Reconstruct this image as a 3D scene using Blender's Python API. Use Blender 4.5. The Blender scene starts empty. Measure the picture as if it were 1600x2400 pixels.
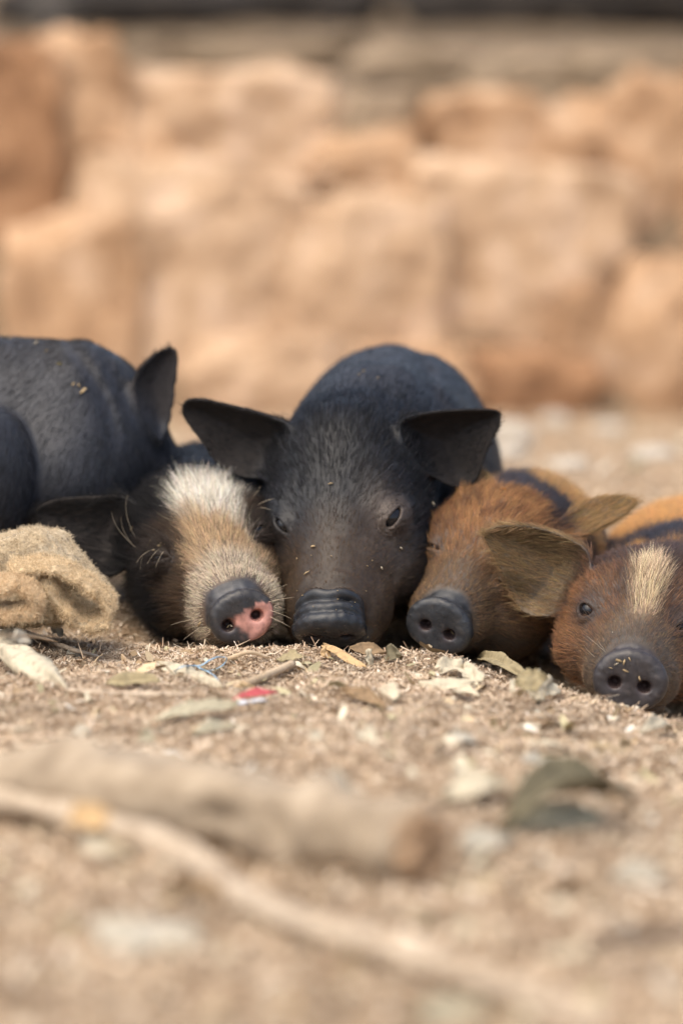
import bpy, math, random
import numpy as np
from mathutils import Vector, Matrix

RNG = np.random.default_rng(7)
random.seed(7)
SC = bpy.context.scene
COL = SC.collection

# ------------------------------------------------------------------ camera, sky, sun, exposure
CAM_H, CAM_D, FPX = 0.5, 3.0, 10500.0          # lens height, distance to the noses, focal length in photo pixels
PITCH = math.atan(1470 / FPX)
CAM = np.array([0, -CAM_D, CAM_H])
FW = np.array([0, math.cos(PITCH), -math.sin(PITCH)])
UP = np.array([0, math.sin(PITCH), math.cos(PITCH)])
cam = bpy.data.cameras.new('camera')
cam.sensor_fit = 'VERTICAL'
cam.sensor_width, cam.sensor_height = 24, 36
cam.lens = FPX / 2400 * 36
cam.clip_start, cam.clip_end = 0.05, 500
cam.dof.use_dof = True
cam.dof.focus_distance = 2.995
cam.dof.aperture_fstop = 3.15
cam.dof.aperture_blades = 0
cam_o = bpy.data.objects.new('camera', cam)
COL.objects.link(cam_o)
cam_o.location = CAM
cam_o.rotation_euler = (math.pi / 2 - PITCH, 0, 0)
SC.camera = cam_o

SUN_EL, SUN_AZ = math.radians(62), math.radians(-140)   # azimuth measured from +Y (behind the pigs) to +X
world = bpy.data.worlds.new('World')
SC.world = world
world.use_nodes = True
wn = world.node_tree
bg = wn.nodes['Background']
sky = wn.nodes.new('ShaderNodeTexSky')
sky.sky_type = 'NISHITA'
sky.sun_disc = False
sky.sun_elevation = SUN_EL
sky.sun_rotation = SUN_AZ
sky.dust_density = 4.0
sky.air_density = 1.0
sky.ozone_density = 0.6
wn.links.new(sky.outputs[0], bg.inputs[0])
bg.inputs[1].default_value = 0.135
sun = bpy.data.lights.new('sun', 'SUN')
sun.energy = 1.4
sun.angle = math.radians(80)
sun.color = (1.0, 0.93, 0.76)
sun_o = bpy.data.objects.new('sun', sun)
COL.objects.link(sun_o)
sd = Vector((math.sin(SUN_AZ) * math.cos(SUN_EL), math.cos(SUN_AZ) * math.cos(SUN_EL), math.sin(SUN_EL)))
sun_o.rotation_euler = sd.to_track_quat('Z', 'Y').to_euler()
vs = SC.view_settings
vs.view_transform = 'Standard'
vs.look = 'None'
vs.exposure = 0.98
vs.gamma = 1
SC.cycles.use_denoising = True
SC.cycles.max_bounces = 6
SC.cycles.transparent_max_bounces = 8

# ------------------------------------------------------------------ small maths
def unit(v):
    v = np.asarray(v, float)
    return v / np.maximum(np.linalg.norm(v, axis=-1, keepdims=True), 1e-9)

def P(x, y, yw):
    """world point at depth yw seen at photo pixel (x, y) (1600x2400)"""
    d = FW + np.array([1, 0, 0]) * (x - 800) / FPX + UP * (1200 - y) / FPX
    return CAM + d * (yw - CAM[1]) / d[1]

def ray(x, y):
    return unit(FW + np.array([1, 0, 0]) * (x - 800) / FPX + UP * (1200 - y) / FPX)

def sstep(a, b, x):
    t = np.clip((x - a) / (b - a), 0, 1)
    return t * t * (3 - 2 * t)

_TAB = np.random.default_rng(99).random(32768 * 2).astype(np.float32) * 2 - 1

def vnoise(p, seed=0):
    """value noise on a 32-periodic lattice"""
    p = np.asarray(p, np.float32)
    f = np.floor(p)
    i = f.astype(np.int32) & 31
    t = p - f
    t = t * t * (3 - 2 * t)
    o = (seed * 7919) & 32767
    x0, y0, z0 = i[..., 0], i[..., 1] << 5, i[..., 2] << 10
    x1, y1, z1 = (i[..., 0] + 1) & 31, ((i[..., 1] + 1) & 31) << 5, ((i[..., 2] + 1) & 31) << 10
    tx, ty, tz = t[..., 0], t[..., 1], t[..., 2]
    def lx(k):
        k = k + o
        a = _TAB[k + x0]
        return a + (_TAB[k + x1] - a) * tx
    a = lx(y0 + z0); a = a + (lx(y1 + z0) - a) * ty
    b = lx(y0 + z1); b = b + (lx(y1 + z1) - b) * ty
    return (a + (b - a) * tz).astype(np.float64)

def fbm(p, seed=0, oct=4, gain=0.5):
    p = np.asarray(p, float)
    s, a, n = 0, 1.0, 0
    for o in range(oct):
        s = s + a * vnoise(p * 2.0 ** o, seed + o * 17)
        n += a
        a *= gain
    return s / n

# ------------------------------------------------------------------ materials
def mat_new(name):
    m = bpy.data.materials.new(name)
    m.use_nodes = True
    nt = m.node_tree
    return m, nt, nt.nodes['Principled BSDF']

def nd(nt, t, **kw):
    n = nt.nodes.new(t)
    for k, v in kw.items():
        if k.startswith('i_'):
            n.inputs[k[2:].replace('_', ' ')].default_value = v
        else:
            setattr(n, k, v)
    return n

def mat_attr(name, rough=0.6, spec=0.4, noise_scale=300, noise_amt=0.25, bump_scale=600, bump=0.3, bump_dist=0.001, sheen=0.0, coat=0.0, rough_attr=False):
    """colour from the geometry's own colour attribute, broken up by procedural noise"""
    m, nt, b = mat_new(name)
    at = nd(nt, 'ShaderNodeAttribute', attribute_name='Col')
    tc = nd(nt, 'ShaderNodeTexCoord')
    nz = nd(nt, 'ShaderNodeTexNoise', i_Scale=noise_scale, i_Detail=4.0)
    nt.links.new(tc.outputs['Object'], nz.inputs['Vector'])
    mr = nd(nt, 'ShaderNodeMapRange', i_From_Min=0.25, i_From_Max=0.75, i_To_Min=1 - noise_amt, i_To_Max=1 + noise_amt)
    nt.links.new(nz.outputs['Fac'], mr.inputs['Value'])
    mx = nd(nt, 'ShaderNodeMixRGB', blend_type='MULTIPLY', i_Fac=1.0)
    nt.links.new(at.outputs['Color'], mx.inputs[1])
    nt.links.new(mr.outputs['Result'], mx.inputs[2])
    nt.links.new(mx.outputs[0], b.inputs['Base Color'])
    b.inputs['Roughness'].default_value = rough
    b.inputs['Specular IOR Level'].default_value = spec
    if sheen:
        b.inputs['Sheen Weight'].default_value = sheen
        b.inputs['Sheen Roughness'].default_value = 0.4
    if rough_attr:
        nt.links.new(at.outputs['Alpha'], b.inputs['Roughness'])
    if bump:
        n2 = nd(nt, 'ShaderNodeTexNoise', i_Scale=bump_scale, i_Detail=5.0, i_Roughness=0.65)
        nt.links.new(tc.outputs['Object'], n2.inputs['Vector'])
        bp = nd(nt, 'ShaderNodeBump', i_Strength=bump, i_Distance=bump_dist)
        nt.links.new(n2.outputs['Fac'], bp.inputs['Height'])
        nt.links.new(bp.outputs['Normal'], b.inputs['Normal'])
    return m

def mat_noise(name, c1, c2, scale=40, rough=0.8, spec=0.3, bump=0.4, bump_scale=120, bump_dist=0.002, detail=6, transl=0.0, stretch=(1, 1, 1), c3=None):
    m, nt, b = mat_new(name)
    tc = nd(nt, 'ShaderNodeTexCoord')
    mp = nd(nt, 'ShaderNodeMapping')
    mp.inputs['Scale'].default_value = stretch
    nt.links.new(tc.outputs['Object'], mp.inputs['Vector'])
    nz = nd(nt, 'ShaderNodeTexNoise', i_Scale=scale, i_Detail=detail, i_Roughness=0.6)
    nt.links.new(mp.outputs[0], nz.inputs['Vector'])
    cr = nd(nt, 'ShaderNodeValToRGB')
    cr.color_ramp.elements[0].position = 0.32
    cr.color_ramp.elements[1].position = 0.68
    cr.color_ramp.elements[0].color = (*c1, 1)
    cr.color_ramp.elements[1].color = (*c2, 1)
    if c3:
        e = cr.color_ramp.elements.new(0.5)
        e.color = (*c3, 1)
    nt.links.new(nz.outputs['Fac'], cr.inputs[0])
    nt.links.new(cr.outputs[0], b.inputs['Base Color'])
    b.inputs['Roughness'].default_value = rough
    b.inputs['Specular IOR Level'].default_value = spec
    n2 = nd(nt, 'ShaderNodeTexNoise', i_Scale=bump_scale, i_Detail=6.0, i_Roughness=0.65)
    nt.links.new(mp.outputs[0], n2.inputs['Vector'])
    bp = nd(nt, 'ShaderNodeBump', i_Strength=bump, i_Distance=bump_dist)
    nt.links.new(n2.outputs['Fac'], bp.inputs['Height'])
    nt.links.new(bp.outputs['Normal'], b.inputs['Normal'])
    if transl:
        out = nt.nodes['Material Output']
        tr = nd(nt, 'ShaderNodeBsdfTranslucent')
        nt.links.new(cr.outputs[0], tr.inputs['Color'])
        ms = nd(nt, 'ShaderNodeMixShader')
        ms.inputs[0].default_value = transl
        nt.links.new(b.outputs[0], ms.inputs[1])
        nt.links.new(tr.outputs[0], ms.inputs[2])
        nt.links.new(ms.outputs[0], out.inputs['Surface'])
    return m

def mat_plain(name, c, rough=0.5, spec=0.5):
    m, nt, b = mat_new(name)
    b.inputs['Base Color'].default_value = (*c, 1)
    b.inputs['Roughness'].default_value = rough
    b.inputs['Specular IOR Level'].default_value = spec
    return m

M_SKIN = mat_attr('pig skin', rough_attr=True, spec=0.36, noise_scale=260, noise_amt=0.3, bump_scale=900, bump=0.2, bump_dist=0.0008)
M_FUR = mat_attr('pig fur', rough=0.45, spec=0.14, noise_amt=0.0, bump=0)
M_FLAKE = mat_attr('sawdust flakes', rough=0.85, spec=0.2, noise_scale=900, noise_amt=0.2, bump=0)
M_FELT = mat_attr('felt', rough=0.95, spec=0.1, noise_scale=350, noise_amt=0.3, bump_scale=700, bump=0.8, bump_dist=0.0015)
M_EYE, _nt, _b = mat_new('eyeball')
_b.inputs['Base Color'].default_value = (0.010, 0.009, 0.010, 1)
_b.inputs['Roughness'].default_value = 0.07
_b.inputs['Specular IOR Level'].default_value = 0.35

# ------------------------------------------------------------------ object helpers
def tag(o, label, cat, group=None, kind=None):
    if label:
        o['label'] = label
    if cat:
        o['category'] = cat
    if group:
        o['group'] = group
    if kind:
        o['kind'] = kind
    return o

def mesh_obj(name, v, f, mat, base=(0, 0, 0), parent=None, col=None, smooth=True, tris=None):
    """v (n,3) world coordinates, f (m,k) indices; the object's origin sits at base"""
    v = np.asarray(v, np.float32) - np.asarray(base, np.float32)
    f = np.asarray(f, np.int32)
    me = bpy.data.meshes.new(name)
    k = f.shape[1]
    me.vertices.add(len(v))
    me.vertices.foreach_set('co', v.ravel())
    me.loops.add(f.size)
    me.loops.foreach_set('vertex_index', f.ravel())
    me.polygons.add(len(f))
    me.polygons.foreach_set('loop_start', np.arange(0, f.size, k, dtype=np.int32))
    me.polygons.foreach_set('loop_total', np.full(len(f), k, np.int32))
    me.update(calc_edges=True)
    if smooth:
        me.polygons.foreach_set('use_smooth', np.ones(len(f), bool))
    if col is not None:
        c = np.asarray(col, np.float32)
        if c.shape[1] == 3:
            c = np.concatenate([c, np.ones((len(c), 1), np.float32)], 1)
        a = me.color_attributes.new('Col', 'FLOAT_COLOR', 'POINT')
        a.data.foreach_set('color', c.ravel())
    me.materials.append(mat)
    o = bpy.data.objects.new(name, me)
    COL.objects.link(o)
    if parent is None:
        o.location = base
    else:
        o.parent = parent
    return o

def fur_obj(name, pts, cols, r0, r1, mat, base, parent):
    """pts (n,k,3) strands"""
    n, k, _ = pts.shape
    cu = bpy.data.hair_curves.new(name)
    cu.add_curves([k] * n)
    cu.attributes['position'].data.foreach_set('vector', (pts - np.asarray(base)).astype(np.float32).ravel())
    ra = cu.attributes.get('radius') or cu.attributes.new('radius', 'FLOAT', 'POINT')
    rr = np.linspace(0, 1, k)[None, :]
    rr = np.asarray(r0).reshape(-1, 1) * (1 - rr) + np.asarray(r1).reshape(-1, 1) * rr
    ra.data.foreach_set('value', np.broadcast_to(rr, (n, k)).astype(np.float32).ravel().copy())
    ca = cu.attributes.new('Col', 'FLOAT_COLOR', 'CURVE')
    c4 = np.concatenate([cols, np.ones((n, 1))], 1).astype(np.float32)
    ca.data.foreach_set('color', c4.ravel())
    cu.materials.append(mat)
    o = bpy.data.objects.new(name, cu)
    COL.objects.link(o)
    if parent is not None:
        o.parent = parent
    else:
        o.location = base
    return o

# ------------------------------------------------------------------ signed distance modelling
def ell(q, c, r):
    k = (q - np.asarray(c)) / np.asarray(r)
    k0 = np.linalg.norm(k, axis=1)
    k1 = np.linalg.norm(k / np.asarray(r), axis=1)
    return k0 * (k0 - 1) / np.maximum(k1, 1e-6)

def cone(q, a, b, ra, rb):
    a = np.asarray(a, float); b = np.asarray(b, float)
    ba = b - a
    t = np.clip((q - a) @ ba / (ba @ ba), 0, 1)
    return np.linalg.norm(q - a - t[:, None] * ba, axis=1) - (ra + (rb - ra) * t)

def smin(a, b, k):
    h = np.clip(0.5 + 0.5 * (b - a) / k, 0, 1)
    return b * (1 - h) + a * h - k * h * (1 - h)

def smax(a, b, k):
    return -smin(-a, -b, k)

def polymesh(sdf, lo, hi, vox, step=6, margin=1.25):
    """surface nets over the blocks that the surface crosses, then projected onto it"""
    lo = np.asarray(lo, float); hi = np.asarray(hi, float)
    nb = np.ceil((hi - lo) / (vox * step)).astype(int)
    bs = vox * step
    gi = np.stack(np.meshgrid(*[np.arange(n) for n in nb], indexing='ij'), -1).reshape(-1, 3)
    ctr = lo + (gi + 0.5 - 0.5 / step) * bs
    dc = sdf(ctr)
    vol = dc.reshape(nb).astype(np.float32)
    for ax in range(3):
        vol = np.repeat(vol, step, axis=ax)
    act = gi[np.abs(dc) < bs * 0.87 * margin + 0.002]
    off = np.stack(np.meshgrid(*[np.arange(step)] * 3, indexing='ij'), -1).reshape(-1, 3)
    for s in range(0, len(act), 4000):
        ii = (act[s:s + 4000, None, :] * step + off[None]).reshape(-1, 3)
        vol[ii[:, 0], ii[:, 1], ii[:, 2]] = sdf(lo + ii * vox)
    neg = vol < 0
    c = np.zeros(np.array(vol.shape) - 1, np.int8)
    corners = [(a, b, d) for a in (0, 1) for b in (0, 1) for d in (0, 1)]
    sh = c.shape
    for a, b, d in corners:
        c += neg[a:a + sh[0], b:b + sh[1], d:d + sh[2]]
    cells = np.argwhere((c > 0) & (c < 8))
    acc = np.zeros((len(cells), 3)); cnt = np.zeros(len(cells))
    edges = [(p, q) for i, p in enumerate(corners) for q in corners[i + 1:] if sum(abs(x - y) for x, y in zip(p, q)) == 1]
    for p, q in edges:
        p = np.array(p); q = np.array(q)
        va = vol[tuple((cells + p).T)]; vb = vol[tuple((cells + q).T)]
        x = (va < 0) != (vb < 0)
        t = np.where(x, va / np.where(x, va - vb, 1), 0)
        acc += np.where(x[:, None], p + t[:, None] * (q - p), 0)
        cnt += x
    v = lo + (cells + acc / cnt[:, None]) * vox
    idx = np.full(sh, -1, np.int32)
    idx[tuple(cells.T)] = np.arange(len(cells))
    quads = []
    for ax in range(3):
        u, w = [(1, 2), (2, 0), (0, 1)][ax]
        s0 = [slice(0, -1)] * 3; s1 = [slice(0, -1)] * 3
        s0 = [slice(None)] * 3; s1 = [slice(None)] * 3
        s0[ax] = slice(0, -1); s1[ax] = slice(1, None)
        a = neg[tuple(s0)]; b = neg[tuple(s1)]
        e = np.argwhere(a != b)
        ok = (e[:, u] > 0) & (e[:, w] > 0) & (e[:, u] < sh[u]) & (e[:, w] < sh[w]) & (e[:, ax] < sh[ax])
        e = e[ok]
        du = np.zeros(3, int); du[u] = 1
        dw = np.zeros(3, int); dw[w] = 1
        q = np.stack([idx[tuple((e - du - dw).T)], idx[tuple((e - dw).T)], idx[tuple(e.T)], idx[tuple((e - du).T)]], 1)
        inside = neg[tuple(e.T)]
        q = np.where(inside[:, None], q, q[:, ::-1])
        quads.append(q)
    f = np.concatenate(quads)
    f = f[(f >= 0).all(1)]
    def grad(x):
        h = vox * 0.5
        g = np.zeros_like(x)
        for k in ((1, -1, -1), (-1, -1, 1), (-1, 1, -1), (1, 1, 1)):
            k = np.array(k, float)
            g += k * sdf(x + h * k)[:, None]
        return g / (4 * h)
    g = grad(v)
    d = sdf(v)
    st = d[:, None] * g / np.maximum((g * g).sum(1), 0.15)[:, None]
    l = np.linalg.norm(st, axis=1, keepdims=True)
    v = v - st * np.minimum(1, vox * 0.6 / np.maximum(l, 1e-9))
    return v, f, unit(grad(v))

def chaikin(p, n=2):
    p = np.asarray(p, float)
    for _ in range(n):
        q = np.roll(p, -1, 0)
        p = np.stack([0.75 * p + 0.25 * q, 0.25 * p + 0.75 * q], 1).reshape(-1, 2)
    return p

def polysd(u, poly):
    """2-D polygon distance, negative inside"""
    d = np.full(len(u), 1e9)
    ins = np.zeros(len(u), bool)
    for a, b in zip(poly, np.roll(poly, -1, 0)):
        e = b - a
        w = u - a
        t = np.clip(w @ e / max(e @ e, 1e-12), 0, 1)
        r = w - t[:, None] * e
        d = np.minimum(d, (r * r).sum(1))
        cr = ((a[1] > u[:, 1]) != (b[1] > u[:, 1]))
        if cr.any() and abs(e[1]) > 1e-12:
            xi = a[0] + (u[:, 1] - a[1]) * e[0] / e[1]
            ins ^= cr & (u[:, 0] < xi)
    d = np.sqrt(d)
    return np.where(ins, -d, d)

class Ear:
    """a thin cupped sheet: outline on a tilted plane, hollow on the side of n"""
    def __init__(self, px, yw, n, root, tip, cup=0.010, curl=0.012, th=0.0026, bend=0.0):
        px = np.asarray(px, float)
        self.n = unit(n)
        c = px.mean(0)
        self.c = P(c[0], c[1], yw)
        self.root = self.on(*root); self.tip = self.on(*tip)
        self.a = unit(self.tip - self.root)
        self.b = np.cross(self.n, self.a)
        pts = np.array([self.on(x, y) for x, y in px]) - self.c
        self.poly = chaikin(np.stack([pts @ self.a, pts @ self.b], 1), 2)
        self.rad = np.abs(self.poly).max() * 1.3
        self.cup, self.curl, self.th, self.bend = cup, curl, th, bend
        self.a0 = (self.root - self.c) @ self.a
        g = np.linspace(-self.rad - 0.045, self.rad + 0.045, 150)
        A, B = np.meshgrid(g, g, indexing='ij')
        self.g0, self.gs = g[0], g[1] - g[0]
        self.tab = polysd(np.stack([A.ravel(), B.ravel()], 1), self.poly).reshape(150, 150)
        self.L = (self.tip - self.root) @ self.a
    def on(self, x, y):
        r = ray(x, y)
        return CAM + r * ((self.c - CAM) @ self.n) / (r @ self.n)
    def flat(self, u):
        k = np.clip((u - self.g0) / self.gs, 0, 148.999)
        i = k.astype(int); f = k - i
        a, b = i[:, 0], i[:, 1]; fa, fb = f[:, 0], f[:, 1]
        T = self.tab
        return (T[a, b] * (1 - fa) + T[a + 1, b] * fa) * (1 - fb) + (T[a, b + 1] * (1 - fa) + T[a + 1, b + 1] * fa) * fb
    def sd(self, p):
        q = p - self.c
        far = np.linalg.norm(q, axis=1) - self.rad - 0.02
        out = far + 0.02
        m = far < 0.02
        if m.any():
            q = q[m]
            u = np.stack([q @ self.a, q @ self.b], 1)
            d2 = self.flat(u)
            cc = q @ self.n
            ins = np.maximum(-d2, 0)
            s = (u[:, 0] - self.a0) / self.L
            cc = cc + self.cup * (1 - np.exp(-ins / self.curl)) - self.bend * np.clip(s, 0, 1.2) ** 2
            out[m] = smax(np.abs(cc) - self.th * (1.25 - 0.4 * np.clip(s, 0, 1)), d2, 0.003) * 0.85
        return out
    def w(self, p):
        return np.clip(1 - np.abs(self.sd(p)) / 0.004, 0, 1) * sstep(0.0, 0.25, ((p - self.root) @ self.a) / self.L)

NOSE = np.array([0, -10.6, -1.4])

def rot(e):
    cx, sx, cy, sy, cz, sz = math.cos(e[0]), math.sin(e[0]), math.cos(e[1]), math.sin(e[1]), math.cos(e[2]), math.sin(e[2])
    return np.array([[cz, -sz, 0], [sz, cz, 0], [0, 0, 1]]) @ np.array([[cy, 0, sy], [0, 1, 0], [-sy, 0, cy]]) @ np.array([[1, 0, 0], [0, cx, -sx], [0, sx, cx]])

class Head:
    """head space in cm: x to picture right, y backwards from the nose, z up"""
    def __init__(self, px, yw, deg, s, tilt=8, rings=1, disc=(2.35, 2.0), wide=1.0):
        self.o = P(px[0], px[1], yw)
        self.R = rot([math.radians(a) for a in deg])
        self.k = s * 0.01
        t = math.radians(tilt)
        self.ax = np.array([0, -math.cos(t), -math.sin(t)])     # where the snout disc looks
        self.uz = np.array([0, -math.sin(t), math.cos(t)])
        self.rings, self.disc, self.wide = rings, disc, wide
    def loc(self, p):
        return ((p - self.o) @ self.R) / self.k + NOSE
    def wld(self, q):
        return (np.asarray(q, float) - NOSE) * self.k @ self.R.T + self.o
    def dirw(self, v):
        return np.asarray(v, float) @ self.R.T
    def dplane(self, q):
        r = q - NOSE
        return r[:, 0], r @ self.uz, r @ self.ax
    def coin(self, q, off, rx, rz, h, rd, c=0.0):
        x, z, a = self.dplane(q)
        a = a - off
        # upright oval, slightly flattened below
        zz = np.where(z < 0, z * 1.08, z)
        rr = np.sqrt((x / (rx * (1 + 0.05 * np.clip(z / rz, -1, 1)))) ** 2 + (zz / rz) ** 2)
        dr = (rr - 1) * min(rx, rz) * 0.97
        da = np.abs(a - c * (1 - np.clip(rr, 0, 1) ** 2)) - h
        w0, w1 = dr + rd, da + rd
        return np.minimum(np.maximum(w0, w1), 0) + np.sqrt(np.maximum(w0, 0) ** 2 + np.maximum(w1, 0) ** 2) - rd
    def sd(self, p):
        far = np.linalg.norm(p - self.wld((0, -3.5, -0.5)), axis=1) - 9.6 * self.k
        out = far.copy()
        m = far < 0.03
        if m.any():
            out[m] = self.sd_in(self.loc(p[m])) * self.k
        return out
    def sd_in(self, q):
        W = self.wide
        d = ell(q, (0, 0.6, 0.25), (4.6 * W, 4.9, 3.65))
        d = smin(d, cone(q, (0, -2.4, 0.3), (0, -7.55, -1.35), 3.35, 2.5), 1.6)
        for s in (-1, 1):
            d = smin(d, ell(q, (s * 2.6 * W, -1.6, -1.7), (2.7, 4.4, 2.9)), 1.5)
            d = smin(d, ell(q, (s * 2.75 * W, -2.5, 1.45), (1.5, 1.9, 1.3)), 1.2)
            d = smin(d, ell(q, (s * 1.35, -7.4, -2.2), (1.6, 2.4, 1.6)), 1.0)
        d = smin(d, cone(q, (0, -1.0, -3.0), (0, -7.6, -3.0), 2.8, 1.7), 1.2)
        # folds across the bridge of the snout and loose skin
        yb = q[:, 1] + 0.10 * q[:, 0] ** 2
        d = d + 0.035 * np.sin(yb * 5.5 + 0.9 * np.sin(q[:, 0] * 2.1)) * np.exp(-((q[:, 1] + 8.9) / 0.9) ** 2) * sstep(-2.2, -1.0, q[:, 2])
        d = d + 0.09 * vnoise(q * 0.8 + 11, 31) + 0.035 * vnoise(q * 2.1, 32)
        rx, rz = self.disc
        wob = 0.30 * vnoise(np.stack([q[:, 0] * 0.85 + 4.3 * self.k * 100, q[:, 2] * 0.8, 0 * q[:, 0]], 1), 33 + self.rings) + 0.07 * np.sin(q[:, 0] * 3.1 + 1)
        for i in range(self.rings, 0, -1):
            d = smin(d, self.coin(q, -0.66 * i + wob * i * 0.7, rx * (1.0 - 0.04 * i), rz * (0.99 - 0.05 * i), 0.34, 0.33), 0.34)
        d = smin(d, self.coin(q, -0.05 + 0.3 * wob, rx, rz, 0.46, 0.45, 0.08) + 0.035 * vnoise(q * 1.3, 37) + 0.02 * vnoise(q * 5.0, 38), 0.16)
        x, z, a = self.dplane(q)
        for s in (-1, 1):
            e = np.sqrt(((x - s * 0.92) / 0.34) ** 2 + ((z + 0.12 + s * 0.0) / 0.30) ** 2 + ((a - 0.35) / 0.9) ** 2)
            d = smax(d, -(e - 1) * 0.30, 0.18)
            # shallow dish around each nostril
            e2 = ((x - s * 0.95) / 0.62) ** 2 + ((z + 0.12) / 0.5) ** 2 + ((a - 0.4) / 0.5) ** 2
            d = d + 0.12 * np.exp(-e2)
        # fine creases round the rim of the disc
        an = np.arctan2(z, x)
        rr = np.sqrt((x / rx) ** 2 + (z / rz) ** 2)
        d = d + 0.011 * np.sin(an * 17 + 4 * vnoise(q * 0.7, 39)) * np.exp(-((rr - 0.97) / 0.13) ** 2) * sstep(-1.8, -0.6, a) * sstep(-0.3, 0.4, z)
        # mouth line along the side of the jaw
        zm = q[:, 2] + 3.2 + 0.10 * (q[:, 1] + 9)
        d = d + 0.14 * np.exp(-(zm / 0.13) ** 2) * sstep(-3.0, -4.5, q[:, 1])
        return d

class Eye:
    def __init__(self, sdf, px, ang, half, opening, r=0.0105, sink=0.0042, wrinkle=0.0004):
        d = ray(*px)
        t = 2.6
        for _ in range(200):
            x = CAM + d * t
            s = float(sdf(x[None])[0])
            if s < 2e-5:
                break
            t += max(s * 0.7, 2e-5)
            if t > 3.6:
                raise RuntimeError('eye ray missed %s' % (px,))
        h = 0.003
        g = np.array([float(sdf((x + h * e)[None])[0] - sdf((x - h * e)[None])[0]) for e in np.eye(3)])
        self.n = unit(unit(g) * 0.75 - 0.25 * d)
        self.c = x - self.n * sink
        right = np.array([1.0, 0, 0]); up = UP
        tdir = right * math.cos(math.radians(ang)) + up * math.sin(math.radians(ang))
        self.t = unit(tdir - self.n * (tdir @ self.n))
        self.b = np.cross(self.n, self.t)
        self.half, self.opening, self.r, self.wr = half, opening, r, wrinkle
    def apply(self, d, p):
        q = p - self.c
        dist = np.linalg.norm(q, axis=1)
        m = dist < self.r * 4
        if not m.any():
            return d
        q = q[m]; dd = d[m]; rr = dist[m]
        dd = smin(dd, rr - self.r, 0.005)
        x, y, z = q @ self.t, q @ self.b, q @ self.n
        ring = np.sqrt((x / 1.15) ** 2 + (y / 0.85) ** 2)
        dd = dd + self.wr * np.sin(ring * 2 * math.pi / 0.0021) * np.exp(-((ring - self.r * 0.95) / (self.r * 0.42)) ** 2) * (z > 0)
        e = np.sqrt((x / self.half) ** 2 + (y / (self.opening * np.clip(1 - 0.25 * x / self.half, 0.5, 1.5))) ** 2 + ((z - self.r) / (self.r * 1.0)) ** 2)
        cut = (e - 1) * min(self.opening, self.half)
        dd = smax(dd, -cut, 0.0010)
        d = d.copy(); d[m] = dd
        return d
    def ball(self, parent, base):
        n, k = 24, 14
        th = np.linspace(0, 2 * math.pi, n, endpoint=False); ph = np.linspace(0.02, math.pi - 0.02, k)
        R = self.r - 0.0017
        v = np.array([[R * math.sin(b) * math.cos(a), R * math.sin(b) * math.sin(a), R * math.cos(b)] for b in ph for a in th]) + self.c
        f = [[i * n + j, i * n + (j + 1) % n, (i + 1) * n + (j + 1) % n, (i + 1) * n + j] for i in range(k - 1) for j in range(n)]
        mesh_obj('eye', v, np.array(f)[:, ::-1], M_EYE, base, parent)

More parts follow.
